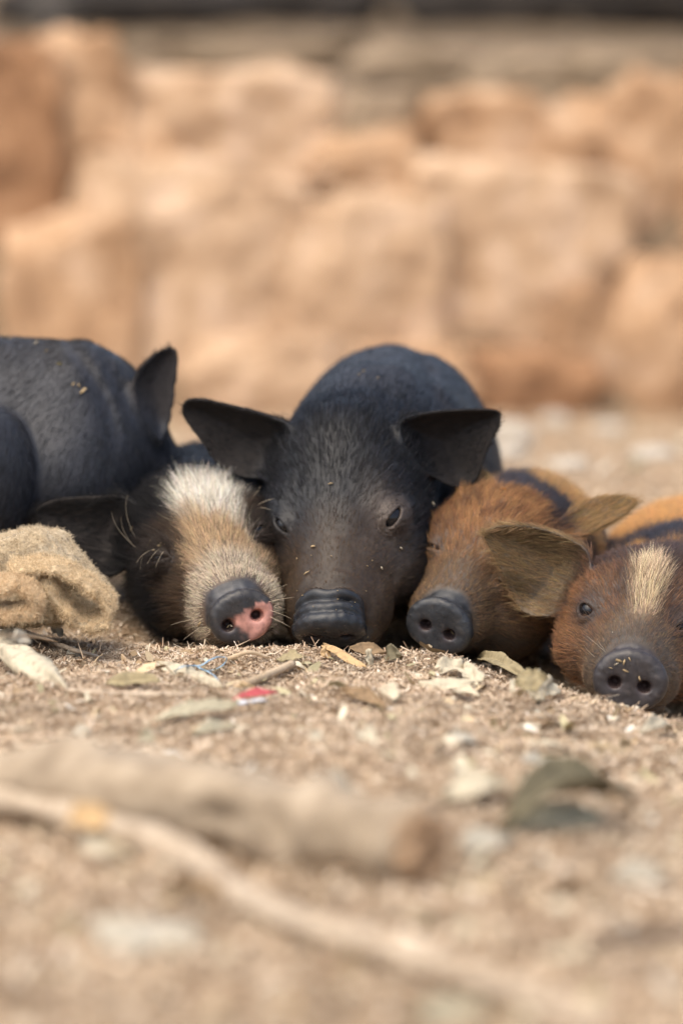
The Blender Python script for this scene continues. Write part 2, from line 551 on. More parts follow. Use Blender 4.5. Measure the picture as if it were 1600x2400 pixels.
def make_piglet(label, head, body, ears, eyes, paint, nfur, vox, lo, hi, back, kbody=0.016, extra=None, swirl=1.0, fur_k=5, strand=(0.00013, 0.00004)):
    """one continuous skin mesh + eyes + fur. body(p): distance in metres. paint(q, p, n, earw) -> dict"""
    def base_sd(p):
        d = body(p)
        if head is not None:
            d = smin(d, head.sd(p), kbody)
        for e in ears:
            d = smin(d, e.sd(p), 0.007)
        if extra:
            d = extra(d, p)
        return d
    E = [Eye(base_sd, **k) for k in eyes]
    def sdf(p):
        p = np.asarray(p, float)
        d = base_sd(p)
        for e in E:
            d = e.apply(d, p)
        return d
    v, f, n = polymesh(sdf, lo, hi, vox)
    base = np.array([v[:, 0].mean(), v[:, 1].mean(), v[:, 2].min()])
    def info(p, nn):
        q = head.loc(p) if head is not None else None
        ew = np.zeros(len(p))
        for e in ears:
            ew = np.maximum(ew, e.w(p))
        eyew = np.zeros(len(p))
        for e in E:
            r = np.linalg.norm(p - e.c, axis=1) / e.r
            eyew = np.maximum(eyew, np.clip(1.9 - r, 0, 1))
        return paint(q, p, nn, ew, eyew)
    I = info(v, n)
    col = np.concatenate([I['skin'], I['rough'][:, None]], 1)
    root = mesh_obj('piglet', v, f, M_SKIN, base, None, col)
    tag(root, label, 'piglet', 'piglets sleeping in a heap')
    for e in E:
        e.ball(root, base)
    # fur -----------------------------------------------------------------
    fi = RNG.integers(0, len(f), int(nfur * 2.4))
    a, b = RNG.random(len(fi)), RNG.random(len(fi))
    w = np.stack([(1 - a) * (1 - b), a * (1 - b), a * b, (1 - a) * b], 1)
    p = (v[f[fi]] * w[..., None]).sum(1)
    nn = unit((n[f[fi]] * w[..., None]).sum(1))
    I = info(p, nn)
    away = ((p - CAM) * nn).sum(1) / np.linalg.norm(p - CAM, axis=1)
    if head is not None:
        nmk = nose_mask(head, head.loc(p))
        I['dens'] = np.maximum(I['dens'], 0.10 * nmk)
        I['len'] = np.where(nmk > 0.5, 0.0011, I['len'])
        I['lift'] = np.where(nmk > 0.5, 0.9, I['lift'])
        I['thick'] = np.where(nmk > 0.5, 0.35, I['thick'])
        I['hair'] = mixc(I['hair'], nmk, (0.16, 0.14, 0.12))
    keep = RNG.random(len(p)) < I['dens'] * np.where(nn[:, 2] < -0.5, 0.2, np.where(away > 0.3, 0.5, 1))
    idx = np.flatnonzero(keep)[:nfur]
    p, nn = p[idx], nn[idx]
    J = {k: x[idx] for k, x in I.items()}
    q = head.loc(p) if head is not None else None
    t = np.broadcast_to(np.asarray(back, float), p.shape).copy()
    if q is not None:
        v3 = np.stack([np.interp(q[:, 1], [-6, -2, 3], [0.16, 0.26, 0.16]) * q[:, 0], np.full(len(q), 1.0), 0.12 * q[:, 2] + 0.1], 1)
        snout = sstep(-7.6, -9.6, q[:, 1])[:, None]
        v3 = v3 * (1 - snout) + snout * np.stack([q[:, 0] * 0.7, np.full(len(q), 0.15), (q[:, 2] + 1.4) * 0.7], 1)
        wh = sstep(6.5, 2.0, q[:, 1])[:, None]
        t = t * (1 - wh) + wh * head.dirw(unit(v3))
    for e in ears:
        we = e.w(p)[:, None]
        t = t * (1 - we) + we * (e.a + 0.15 * e.b)
    # slow swirls so that the coat parts into locks
    sw = np.stack([vnoise(p * 70, 5), vnoise(p * 70, 6), vnoise(p * 70, 7)], 1)
    lk = np.stack([vnoise(p * 330, 8), vnoise(p * 330, 9), vnoise(p * 330, 10)], 1)
    swk = swirl if q is None else swirl * (1 - 0.6 * sstep(4, 7, q[:, 1]))[:, None]
    t = t + swk * (0.16 * sw + 0.20 * lk)
    t = unit(t - nn * (t * nn).sum(1, keepdims=True))
    N = len(p)
    lift = J['lift'][:, None] * RNG.uniform(0.5, 1.5, (N, 1))
    d0 = unit(t + lift * nn + RNG.normal(0, 0.13, (N, 3)))
    L = (1.25 * J['len'] * RNG.uniform(0.5, 1.3, N))[:, None, None]
    s = np.linspace(0, 1, fur_k)[None, :, None]
    bend = unit(t * 0.8 - nn * 0.35 * lift + RNG.normal(0, 0.22, (N, 3)) + np.array([0, 0, -0.12]))[:, None, :]
    pts = (p - nn * 0.0003)[:, None, :] + L * (s * d0[:, None, :] + 0.38 * s ** 2 * (bend - d0[:, None, :]))
    hc = J['hair'] * RNG.uniform(0.65, 1.35, (N, 1)) * (1 + RNG.normal(0, 0.05, (N, 3)))
    fur_obj('fur', pts, np.clip(hc, 0.002, 0.9), strand[0] * J['thick'] * RNG.uniform(0.8, 1.2, N), strand[1], M_FUR, base, root)
    return root, sdf

def mixc(c, w, c2):
    w = np.clip(w, 0, 1)[:, None]
    return c * (1 - w) + np.asarray(c2, float) * w

def full(n, c):
    return np.tile(np.asarray(c, float), (n, 1))

# ------------------------------------------------------------------ ground
def crest(x):
    return np.interp(x, [-0.3, -0.02, 0.05, 0.10, 0.15, 0.21, 0.26], [-0.045, -0.05, -0.06, -0.10, -0.14, -0.18, -0.21])

def gz(x, y):
    x = np.asarray(x, float); y = np.asarray(y, float)
    dep = np.interp(x, [-0.25, -0.15, -0.05, 0.03, 0.08, 0.13, 0.17, 0.26, 0.5], [0.000, 0.006, 0.016, 0.018, 0.020, 0.030, 0.042, 0.046, 0.03])
    front = -0.008 + np.interp(x, [-0.3, 0.0, 0.06, 0.13, 0.19, 0.24], [0.0, 0.0, -0.002, -0.010, -0.020, -0.026])
    yc = crest(x) + 0.006 * vnoise(np.stack([x * 40, 0 * x, 0 * x], -1), 3)
    t = sstep(yc - 0.004, yc + 0.05, y) * (1 - sstep(0.25, 0.45, y))
    z = front * (1 - sstep(-0.25, -0.7, y)) * (1 - sstep(0.25, 0.45, y)) - dep * t
    z = z + 0.0015 * np.exp(-((y - yc + 0.015) / 0.02) ** 2) * sstep(-0.02, 0.06, x)
    p = np.stack([x, y, 0 * x], -1)
    z = z + 0.0085 * fbm(p * 16, 21, 3) + 0.0042 * fbm(p * 55, 22, 3)
    z = z - 0.088 * sstep(0.35, 2.1, y) + 0.006 * sstep(0.5, 1.1, y) * fbm(p * 6, 23, 2)
    return z

def G(x, y, lift=0.0):
    """ground point under photo pixel (x, y)"""
    d = ray(x, y)
    t = (0 - CAM[2]) / d[2]
    for _ in range(25):
        p = CAM + d * t
        t = (float(gz(p[0], p[1])) + lift - CAM[2]) / d[2] * 0.6 + t * 0.4
    p = CAM + d * t
    return np.array([p[0], p[1], float(gz(p[0], p[1])) + lift])

def axis_grid(core0, core1, step, far0, far1):
    a = list(np.arange(core0, core1 + 1e-9, step))
    s = step
    while a[-1] < far1:
        s *= 1.25; a.append(a[-1] + s)
    s = step
    while a[0] > far0:
        s *= 1.25; a.insert(0, a[0] - s)
    return np.array(a)

gx = axis_grid(-0.30, 0.30, 0.0025, -60, 60)
gy = axis_grid(-0.60, 0.10, 0.0025, -6, 60)
X, Y = np.meshgrid(gx, gy, indexing='ij')
Z = gz(X, Y)
nx, ny = X.shape
gi = np.arange(nx * ny).reshape(nx, ny)
gf = np.stack([gi[:-1, :-1], gi[1:, :-1], gi[1:, 1:], gi[:-1, 1:]], -1).reshape(-1, 4)
M_GROUND = mat_noise('sawdust ground', (0.26, 0.19, 0.12), (0.48, 0.375, 0.26), 220, rough=0.95, spec=0.1, bump=0.9, bump_scale=420, bump_dist=0.003, c3=(0.40, 0.275, 0.17))
ground = mesh_obj('ground', np.stack([X, Y, Z], -1).reshape(-1, 3), gf, M_GROUND)
ground['kind'] = 'structure'

FL_COL = np.array([[0.53, 0.41, 0.29], [0.45, 0.335, 0.225], [0.62, 0.505, 0.37], [0.33, 0.23, 0.15], [0.19, 0.125, 0.08], [0.72, 0.615, 0.49], [0.49, 0.36, 0.25]])
FL_P = np.array([0.27, 0.25, 0.15, 0.14, 0.07, 0.05, 0.07])

def flakes(n, x0, x1, y0, y1, l0, l1, w0, w1, tilt, up):
    x = RNG.uniform(x0, x1, n); y = RNG.uniform(y0, y1, n)
    L = l0 + (l1 - l0) * RNG.random(n) ** 2.2
    W = (w0 + (w1 - w0) * RNG.random(n) ** 1.6)
    z = gz(x, y) + RNG.random(n) ** 1.5 * up
    az = RNG.uniform(0, 2 * math.pi, n)
    el = RNG.normal(0, tilt, n)
    ro = RNG.normal(0, tilt * 1.3, n)
    t = np.stack([np.cos(az) * np.cos(el), np.sin(az) * np.cos(el), np.sin(el)], 1)
    sdn = np.stack([-np.sin(az), np.cos(az), 0 * az], 1)
    nrm = np.cross(t, sdn)
    s = sdn * np.cos(ro)[:, None] + nrm * np.sin(ro)[:, None]
    nn = np.cross(t, s)
    c = np.stack([x, y, z], 1)
    bow = (L * RNG.normal(0, 0.12, n))[:, None] * nn
    tl = (L / 2)[:, None] * t; sw = (W / 2)[:, None] * s
    tp = RNG.uniform(0.25, 1.0, (n, 1)); tq = RNG.uniform(0.25, 1.0, (n, 1))
    v = np.stack([c - tl - sw * tp - bow, c - tl + sw * tp - bow, c + sw + bow, c + tl + sw * tq - bow, c + tl - sw * tq - bow, c - sw + bow], 1)
    col = FL_COL[RNG.choice(len(FL_COL), n, p=FL_P)] * RNG.uniform(0.85, 1.25, (n, 1)) * (1 + 0.28 * fbm(np.stack([x * 22, y * 22, 0 * x], 1), 24, 3))[:, None]
    return v.reshape(-1, 3), np.repeat(col, 6, 0), n

def flake_obj(name, parts, label):
    v = np.concatenate([p[0] for p in parts]); c = np.concatenate([p[1] for p in parts])
    n = len(v) // 6
    b = (np.arange(n) * 6)[:, None]
    f = np.concatenate([b + np.array([0, 1, 2, 5]), b + np.array([5, 2, 3, 4])])
    o = mesh_obj(name, v, f, M_FLAKE, (0, 0, 0), None, c, smooth=False)
    tag(o, label, None, None, 'stuff')
    return o

flake_obj('sawdust', [
    flakes(120000, -0.27, 0.27, -0.36, 0.02, 0.0010, 0.0060, 0.0003, 0.0010, 0.22, 0.0020),
    flakes(26000, -0.27, 0.27, -0.36, 0.02, 0.003, 0.012, 0.0004, 0.0012, 0.20, 0.003),
    flakes(5000, -0.27, 0.27, -0.36, 0.02, 0.003, 0.009, 0.0010, 0.0028, 0.22, 0.003),
    flakes(2200, -0.27, 0.27, -0.40, 0.02, 0.008, 0.024, 0.0004, 0.0011, 0.16, 0.006),
    flakes(26000, -0.28, 0.28, -0.75, -0.36, 0.003, 0.010, 0.0008, 0.0030, 0.35, 0.005),
    flakes(14000, -0.26, 0.26, -1.30, -0.75, 0.004, 0.014, 0.0012, 0.0045, 0.35, 0.006),
    flakes(9000, -0.27, 0.27, 0.02, 0.16, 0.0015, 0.007, 0.0004, 0.0013, 0.22, 0.003),
    flakes(20000, -0.55, 0.55, 0.02, 1.95, 0.003, 0.012, 0.0012, 0.0040, 0.35, 0.005),
], 'fine tan sawdust and chopped husk covering the ground')

# ------------------------------------------------------------------ earth bank with stones behind
def cube_sphere(n):
    g = np.linspace(-1, 1, n + 1)
    vs, fs, off = [], [], 0
    for ax in range(3):
        for s in (-1, 1):
            A, B = np.meshgrid(g, g, indexing='ij')
            p = np.zeros((n + 1, n + 1, 3))
            p[..., ax] = s
            p[..., (ax + 1) % 3] = A
            p[..., (ax + 2) % 3] = B * s
            i = np.arange((n + 1) ** 2).reshape(n + 1, n + 1) + off
            fs.append(np.stack([i[:-1, :-1], i[1:, :-1], i[1:, 1:], i[:-1, 1:]], -1).reshape(-1, 4))
            vs.append(p.reshape(-1, 3)); off += (n + 1) ** 2
    v = np.concatenate(vs); f = np.concatenate(fs)
    key = np.round(v * 1000).astype(int)
    _, first, inv = np.unique(key, axis=0, return_index=True, return_inverse=True)
    return v[first], inv.ravel()[f]

CS_V, CS_F = cube_sphere(22)

def boulder(name, c, r, mat, seed, parent=None, base=None, square=0.45, rough=0.16, turn=0.0):
    d = unit(CS_V)
    p = d * (1 - square) + CS_V * 0.80 * square
    nz = fbm(d * 1.7 + seed * 3.1, seed, 3)
    # facets: flattened by a few random cutting planes
    rg = np.random.default_rng(seed)
    for _ in range(6):
        k = unit(rg.normal(size=3))
        lim = rg.uniform(0.72, 0.92)
        over = np.maximum(p @ k - lim, 0)
        p = p - 0.8 * over[:, None] * k
    p = p * (1 + rough * nz + 0.10 * fbm(d * 4.5 + seed, seed + 5, 4))[:, None]
    ct, st = math.cos(turn), math.sin(turn)
    p = p * np.asarray(r)
    p = np.stack([p[:, 0] * ct - p[:, 2] * st, p[:, 1], p[:, 0] * st + p[:, 2] * ct], 1)
    p = p + np.asarray(c)
    if parent is not None:
        p[:, 1] += 0.013 * fbm(p * 14 + seed, seed, 3) + 0.007 * fbm(p * 40, seed + 3, 2)
    if parent is None:
        base = np.array([c[0], c[1], p[:, 2].min()])
    return mesh_obj(name, p, CS_F, mat, base, parent)

STONE = [
    mat_noise('orange sandstone', (0.31, 0.18, 0.10), (0.64, 0.44, 0.29), 19, 0.9, 0.2, 1.0, 40, 0.012, c3=(0.51, 0.32, 0.185)),
    mat_noise('pale sandstone', (0.36, 0.23, 0.14), (0.70, 0.51, 0.36), 19, 0.9, 0.2, 1.0, 40, 0.012, c3=(0.56, 0.38, 0.24)),
    mat_noise('rusty sandstone', (0.16, 0.085, 0.045), (0.46, 0.27, 0.15), 17, 0.9, 0.2, 1.0, 40, 0.012, c3=(0.35, 0.19, 0.10)),
    mat_noise('dun stone', (0.22, 0.16, 0.10), (0.40, 0.30, 0.205), 17, 0.9, 0.2, 1.0, 40, 0.012),
]
M_BANK = mat_noise('dry bank earth', (0.15, 0.105, 0.065), (0.31, 0.225, 0.145), 14, 0.95, 0.1, 0.9, 60, 0.01, c3=(0.225, 0.16, 0.10))
M_SHADE = mat_noise('top edge shade', (0.012, 0.010, 0.009), (0.05, 0.04, 0.032), 12, 0.8, 0.3, 0.6, 40, 0.01)  # near-black colour stands for the shade behind the bank
M_GREYROCK = mat_noise('grey rock', (0.10, 0.09, 0.08), (0.22, 0.19, 0.16), 12, 0.9, 0.2, 0.6, 40, 0.01)

WALL_Y = 1.95
bank_base = np.array([0, WALL_Y, 0.0])
bank_root = bpy.data.objects.new('stone_bank', None)
COL.objects.link(bank_root)
bank_root.location = bank_base
tag(bank_root, 'blurred bank of orange sandstone boulders set in dry earth behind the piglets', 'stone bank')
# earth body: profile swept along x
bx = axis_grid(-0.9, 0.9, 0.02, -40, 40)
prof = [(WALL_Y - 0.06, -0.15), (WALL_Y - 0.01, -0.08), (WALL_Y + 0.02, 0.0), (WALL_Y + 0.05, 0.10), (WALL_Y + 0.08, 0.19), (WALL_Y + 0.15, 0.235), (WALL_Y + 0.3, 0.25), (WALL_Y + 0.6, 0.255), (WALL_Y + 1.5, 0.258), (WALL_Y + 3, 0.255), (WALL_Y + 6, 0.18), (WALL_Y + 40, -0.2)]
pr = np.array(prof)
tt = np.linspace(0, len(pr) - 1, 90)
pr = np.stack([np.interp(tt, np.arange(len(pr)), pr[:, i]) for i in (0, 1)], 1)
BX, BI = np.meshgrid(bx, np.arange(len(pr)), indexing='ij')
BV = np.stack([BX, pr[BI, 0], pr[BI, 1]], -1)
nzb = fbm(BV.reshape(-1, 3) * 7, 41, 4).reshape(BX.shape)
BV[..., 1] += 0.03 * nzb * (np.abs(BX) < 3)
BV[..., 2] += 0.018 * nzb * (np.abs(BX) < 3)
bi = np.arange(BX.size).reshape(BX.shape)
bf = np.stack([bi[:-1, :-1], bi[1:, :-1], bi[1:, 1:], bi[:-1, 1:]], -1).reshape(-1, 4)
mesh_obj('earth', BV.reshape(-1, 3), bf, M_BANK, bank_base, bank_root)
# stones seen in the photograph: px centre, half sizes in px, material, depth, turn
STN = [
    (175, 320, 130, 215, 0, 1.4, 0.12), (30, 470, 110, 330, 2, 1.4, 0.03), (28, 180, 80, 75, 2, 1.4, 0.2), (430, 680, 255, 270, 1, 1.4, -0.12), (180, 740, 160, 220, 0, 1.4, 0.08),
    (535, 300, 235, 125, 1, 1.4, -0.04), (330, 420, 110, 110, 0, 1.4, 0.2), (845, 390, 130, 78, 0, 1.4, 0.05), (1150, 330, 150, 110, 0, 1.4, 0.0), (1365, 340, 90, 105, 0, 1.4, 0.1), (890, 275, 110, 60, 3, 1.4, 0.0),
    (860, 710, 185, 235, 1, 1.4, 0.03), (1205, 630, 250, 225, 1, 1.4, -0.08), (1530, 430, 110, 240, 0, 1.4, 0.06), (1535, 820, 125, 200, 0, 1.4, 0.0), (1190, 900, 200, 75, 2, 1.4, -0.06), (1385, 830, 80, 150, 0, 1.4, 0.1),  # the low rusty stone stands in for a shaded orange recess
    (620, 900, 170, 110, 1, 1.4, 0.0), (980, 900, 120, 80, 0, 1.4, 0.05),
    (320, 130, 170, 40, 3, 1.95, 0.0), (640, 130, 190, 40, 3, 1.90, 0.0), (960, 150, 140, 40, 3, 1.85, 0.0), (1490, 180, 160, 60, 3, 1.62, 0.0), (1230, 175, 130, 44, 3, 1.75, 0.0),
]
for i, (x, y, rx, ry, mi, yw, tn) in enumerate(STN):
    for _ in range(4):
        c = P(x, y, yw + 0.65 if yw > 1.56 else 1.965 + 0.35 * (c[2] if _ else 0.1))
    k = (c[1] + 3) / FPX * 1.30
    boulder('stone', c, (rx * k, 0.026 + 0.07 * min(rx, ry) * k, ry * k), STONE[mi], 100 + i, bank_root, bank_base, square=0.78, rough=0.20, turn=tn)

# near-black shapes added for the shade along the top edge, and a grey rock
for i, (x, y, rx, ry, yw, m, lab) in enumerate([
    (330, 2, 400, 92, 3.4, M_SHADE, 'wide dark shape for the shade at the top left edge, behind the stone bank'),
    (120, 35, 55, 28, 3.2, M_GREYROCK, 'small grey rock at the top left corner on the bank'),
    (730, -8, 210, 92, 3.45, M_SHADE, 'dark shape for the shade at the top edge near the centre'),
    (1130, -2, 250, 108, 3.4, M_SHADE, 'near black shape for the shade at the top edge, right of the central one'),
    (1520, -20, 230, 150, 3.2, M_SHADE, 'near black shape for the shade at the top right corner'),
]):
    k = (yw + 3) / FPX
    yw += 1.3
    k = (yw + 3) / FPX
    tag(boulder('shade_shape' if m is M_SHADE else 'grey_rock', P(x, y, yw), (rx * k, 0.12, ry * k), m, 200 + i), lab, 'boulder', 'rocks along the top edge')

# ------------------------------------------------------------------ the piglets
def nose_mask(h, q):
    x, z, a = h.dplane(q)
    rr = np.sqrt((x / h.disc[0]) ** 2 + (z / h.disc[1]) ** 2)
    back = -0.55 - 0.72 * h.rings * sstep(-0.6, 0.4, z)
    return sstep(0, 0.25, a - back) * (rr < 1.3)

def nose_skin(skin, nm, q, col, seed):
    c = full(len(q), col) * (1 + 0.25 * fbm(q * 1.3, seed, 3))[:, None]
    c = mixc(c, 0.5 * sstep(0.05, 0.6, fbm(q * 3.2, seed + 1, 4)), np.array(col) * 1.2 + np.array([0.040, 0.030, 0.021]))
    # reddish inside the nostrils
    for sg in (-1, 1):
        r = np.sqrt((q[:, 0] - sg * 0.92) ** 2 + (q[:, 2] - NOSE[2] + 0.12) ** 2)
        c = mixc(c, 0.6 * np.exp(-(r / 0.38) ** 2), (0.07, 0.028, 0.020))
    return skin * (1 - nm[:, None]) + c * nm[:, None]

def nose_rough(q, nm, seed):
    return nm * (-0.19 + 0.22 * fbm(q * 2.2, seed, 3))

def pack(n, skin, rough, dens, hair, ln, lift, thick):
    f = lambda x: np.broadcast_to(np.asarray(x, float), (n,)).copy()
    return dict(skin=np.clip(skin, 0.003, 0.9), rough=f(rough), dens=np.clip(f(dens), 0, 1), hair=hair, len=f(ln), lift=f(lift), thick=f(thick))

# --- black piglet on the left, seen from behind its shoulder
ear1 = Ear([(358, 1018), (325, 965), (306, 905), (322, 862), (360, 825), (396, 808), (418, 826), (414, 885), (408, 945), (396, 1008), (378, 1040)], 0.175, (0.35, -0.9, 0.1), (372, 1015), (400, 822), cup=0.009, curl=0.007, bend=0.004)
def body1(p):
    d = cone(p, P(-150, 1035, 0.23), P(165, 985, 0.20), 0.079, 0.0585)
    d = smin(d, ell(p, P(170, 1100, 0.19), (0.055, 0.08, 0.06)), 0.03)
    d = smin(d, ell(p, P(-60, 1110, 0.20), (0.10, 0.09, 0.07)), 0.03)
    d = smin(d, ell(p, P(-42, 1118, 0.118), (0.039, 0.045, 0.053)), 0.006)
    d = smin(d, cone(p, P(265, 1030, 0.20), P(335, 1150, 0.21), 0.036, 0.034), 0.02)
    d = smin(d, cone(p, P(335, 1150, 0.21), P(420, 1250, 0.26), 0.034, 0.022), 0.015)
    d = smin(d, ell(p, P(303, 1088, 0.168), (0.006, 0.006, 0.009)), 0.008)
    sh = p - P(250, 930, 0.17)
    d = d + 0.0040 * np.exp(-((sh[:, 0] + 0.45 * sh[:, 2] + 0.25 * sh[:, 2] ** 2 / 0.03) / 0.006) ** 2) * np.exp(-(sh[:, 2] / 0.035) ** 2)
    s2 = p - P(285, 920, 0.17)
    d = d + 0.0025 * np.exp(-((s2[:, 0] + 0.5 * s2[:, 2]) / 0.005) ** 2) * np.exp(-(s2[:, 2] / 0.03) ** 2) + 0.0012 * fbm(p * 28, 63, 2)
    return d
def paint1(q, p, n, ew, eyew):
    N = len(p)
    skin = full(N, (0.023, 0.024, 0.030)) * (1 + 0.35 * fbm(p * 40, 61, 3))[:, None]
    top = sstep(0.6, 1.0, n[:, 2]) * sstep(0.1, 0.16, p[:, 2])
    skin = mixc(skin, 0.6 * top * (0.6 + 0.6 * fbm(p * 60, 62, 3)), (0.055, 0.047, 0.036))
    skin = mixc(skin, np.clip(1.3 - np.linalg.norm(p - P(303, 1085, 0.163), axis=1) / 0.007, 0, 0.7), (0.16, 0.12, 0.12))
    skin = mixc(skin, 0.7 * ew, (0.02, 0.014, 0.011))
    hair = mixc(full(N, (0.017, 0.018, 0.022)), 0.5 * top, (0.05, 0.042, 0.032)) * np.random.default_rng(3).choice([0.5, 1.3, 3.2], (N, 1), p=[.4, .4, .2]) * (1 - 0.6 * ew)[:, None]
    return pack(N, skin, 0.5 + 0.25 * ew, 0.9, hair, 0.0065 - 0.003 * ew, 0.10, 0.65)
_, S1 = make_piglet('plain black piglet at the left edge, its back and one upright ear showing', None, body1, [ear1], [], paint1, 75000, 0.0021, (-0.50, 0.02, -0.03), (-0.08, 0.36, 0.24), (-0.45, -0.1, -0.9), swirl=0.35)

# --- spotted piglet with the white blaze and half pink nose
h2 = Head((566, 1448), -0.02, (9.8, -18, 9), 1.10, tilt=-14, rings=1, disc=(2.05, 1.75))
ear2a = Ear([(305, 1158), (220, 1163), (140, 1168), (95, 1187), (84, 1212), (108, 1250), (150, 1282), (200, 1330), (245, 1352), (290, 1345), (325, 1280), (335, 1210)], 0.088, (-0.25, -0.9, 0.25), (315, 1235), (92, 1200), cup=0.018, curl=0.016, bend=0.006)
ear2b = Ear([(500, 1125), (545, 1088), (600, 1088), (645, 1110), (650, 1150), (610, 1180), (540, 1175)], 0.125, (0.3, -0.9, 0.3), (515, 1140), (645, 1120), cup=0.008)
def body2(p):
    d = ell(p, P(480, 1222, 0.26), (0.055, 0.13, 0.056))
    return smin(d, cone(p, P(430, 1235, 0.10), P(460, 1230, 0.18), 0.036, 0.044), 0.03)
def paint2(q, p, n, ew, eyew):
    N = len(p)
    x, y, z = q.T
    nz = fbm(q * 1.1, 71, 3)
    hd = sstep(6.5, 5.0, y)
    # blaze: widens from the poll down to the snout
    half = np.interp(y, [-9.5, -8.0, -6.5, -5.0, -3.8, -2.2, -0.8, 0.3, 1.0], [3.3, 2.9, 2.15, 1.6, 1.45, 1.7, 1.5, 1.0, 0.3])
    cx = np.interp(y, [-8, -5, -3.8, -1.5, 1], [0.35, 0.6, 0.7, 0.9, 0.9])
    bl = sstep(0.8, -0.45, np.abs(x - cx) - half + 0.7 * nz + 0.7 * (RNG.random(N) - 0.5)) * sstep(1.2, -0.4, y + 0.9 * nz) * hd * sstep(-4.2, -2.2, z + 0.25 * x) * (1 - ew)
    tan = sstep(-3.0, -5.2, y + 1.2 * nz + 0.45 * x) * (1 - 0.45 * np.exp(-((y + 8.0) / 1.0) ** 2))
    low = sstep(-1.0, -3.2, z)
    hair = full(N, (0.012, 0.011, 0.011))
    cheek = sstep(-2.2, -4.6, y) * hd * sstep(-4.0, -2.0, z) * sstep(0.0, -1.0, np.abs(x) - 4.2)
    hair = mixc(hair, 0.7 * cheek * (0.6 + 0.5 * nz), (0.15, 0.09, 0.05))
    light = mixc(mixc(full(N, (0.80, 0.73, 0.61)), tan, (0.50, 0.345, 0.20)), sstep(-6.5, -8.0, y + 0.6 * nz), (0.60, 0.50, 0.37))
    light = light * RNG.choice([0.30, 0.85, 1.12], (N, 1), p=[.16, .5, .34])
    hair = hair * (1 - bl[:, None]) + light * bl[:, None]
    hair = mixc(hair, 0.8 * np.clip(eyew * 1.3, 0, 1) * (1 - bl), (0.02, 0.016, 0.014))
    skin = full(N, (0.010, 0.0095, 0.010))
    skin = mixc(skin, 0.4 * cheek, (0.09, 0.06, 0.04))
    skin = mixc(skin, 0.85 * bl, (0.13, 0.085, 0.055))
    skin = mixc(skin, 0.8 * ew, (0.026, 0.019, 0.015))
    nm = nose_mask(h2, q)
    dx, dz, da = h2.dplane(q)
    skin = nose_skin(skin, nm, q, (0.030, 0.028, 0.029), 501)
    pn = fbm(q * 1.4 + 3, 73, 3)
    pink = nm * sstep(-0.2, 0.2, dx + 0.42 + 0.22 * dz + 0.55 * pn) * sstep(0.42, 0.16, dz - 0.12 * dx + 0.45 * fbm(q * 2.3, 74, 3)) * sstep(1.03, 0.93, np.sqrt((dx / h2.disc[0]) ** 2 + (dz / h2.disc[1]) ** 2)) * (da > -0.2)
    skin = mixc(skin, pink * 0.93, (0.46, 0.225, 0.18))
    dark_bridge = np.exp(-((dz - 1.7) / 0.6) ** 2) * sstep(-2.0, -1.1, da + 0.25 * nz + 0.12 * dx ** 2) * (da < 0) * sstep(2.4, 1.0, np.abs(dx))
    skin = mixc(skin, 0.9 * dark_bridge, (0.05, 0.05, 0.055))
    dens = np.where(bl > 0.5, 1.0, 0.75) * (1 - nm) * (1 - 0.85 * dark_bridge) * (1 - 0.5 * ew) * np.where(y > 7, 0.3, 1)
    ln = np.interp(y, [-10, -7, -4, 0, 3], [0.0045, 0.0065, 0.0115, 0.0155, 0.011]) * (1 - 0.35 * ew)
    return pack(N, skin, 0.55 + nose_rough(q, nm, 541) + 0.25 * ew, dens, hair, ln, 0.26 + 0.10 * sstep(-6, -9, y), 0.68)
_, S2 = make_piglet('black piglet with a white and tan blaze and a half pink nose', h2, body2, [ear2a, ear2b],
            [dict(px=(372, 1310), ang=12, half=0.0085, opening=0.0017), dict(px=(606, 1242), ang=28, half=0.007, opening=0.0024, r=0.009)],
            paint2, 130000, 0.0013, (-0.24, -0.06, -0.06), (-0.005, 0.42, 0.14), (0.1, 1, 0.1))

# --- black piglet in the middle
h3 = Head((772, 1478), -0.02, (23, -5, -9), 1.25, tilt=36, rings=2, disc=(2.05, 1.75), wide=0.97)
ear3a = Ear([(700, 998), (610, 965), (530, 945), (478, 930), (440, 932), (430, 962), (452, 1000), (482, 1040), (508, 1088), (560, 1118), (630, 1125), (665, 1075)], 0.10, (-0.3, -0.92, -0.05), (655, 1065), (450, 945), cup=0.025, curl=0.015, bend=0.006, th=0.0033)
ear3b = Ear([(920, 985), (1000, 964), (1080, 957), (1130, 954), (1166, 958), (1166, 994), (1144, 1036), (1130, 1080), (1112, 1132), (1070, 1148), (1010, 1118), (955, 1065)], 0.092, (0.3, -0.92, -0.05), (965, 1050), (1150, 973), cup=0.026, curl=0.015, bend=0.006, th=0.0033)
def body3(p):
    d = ell(p, P(920, 1062, 0.29), (0.0745, 0.15, 0.079))
    d = smin(d, ell(p, P(925, 1180, 0.29), (0.076, 0.15, 0.07)), 0.03)
    d = smin(d, cone(p, P(812, 1110, 0.10), P(880, 1060, 0.19), 0.052, 0.064), 0.025)
    s = p - P(1010, 900, 0.22)
    d = d + 0.0032 * np.exp(-((s[:, 0] + 0.55 * s[:, 2]) / 0.007) ** 2) * np.exp(-(s[:, 2] / 0.03) ** 2)
    s2 = p - P(905, 960, 0.15)
    return d + 0.0025 * np.exp(-((s2[:, 0] + 0.2 * s2[:, 2]) / 0.008) ** 2) * np.exp(-(s2[:, 2] / 0.02) ** 2) + 0.0010 * fbm(p * 30, 64, 2)
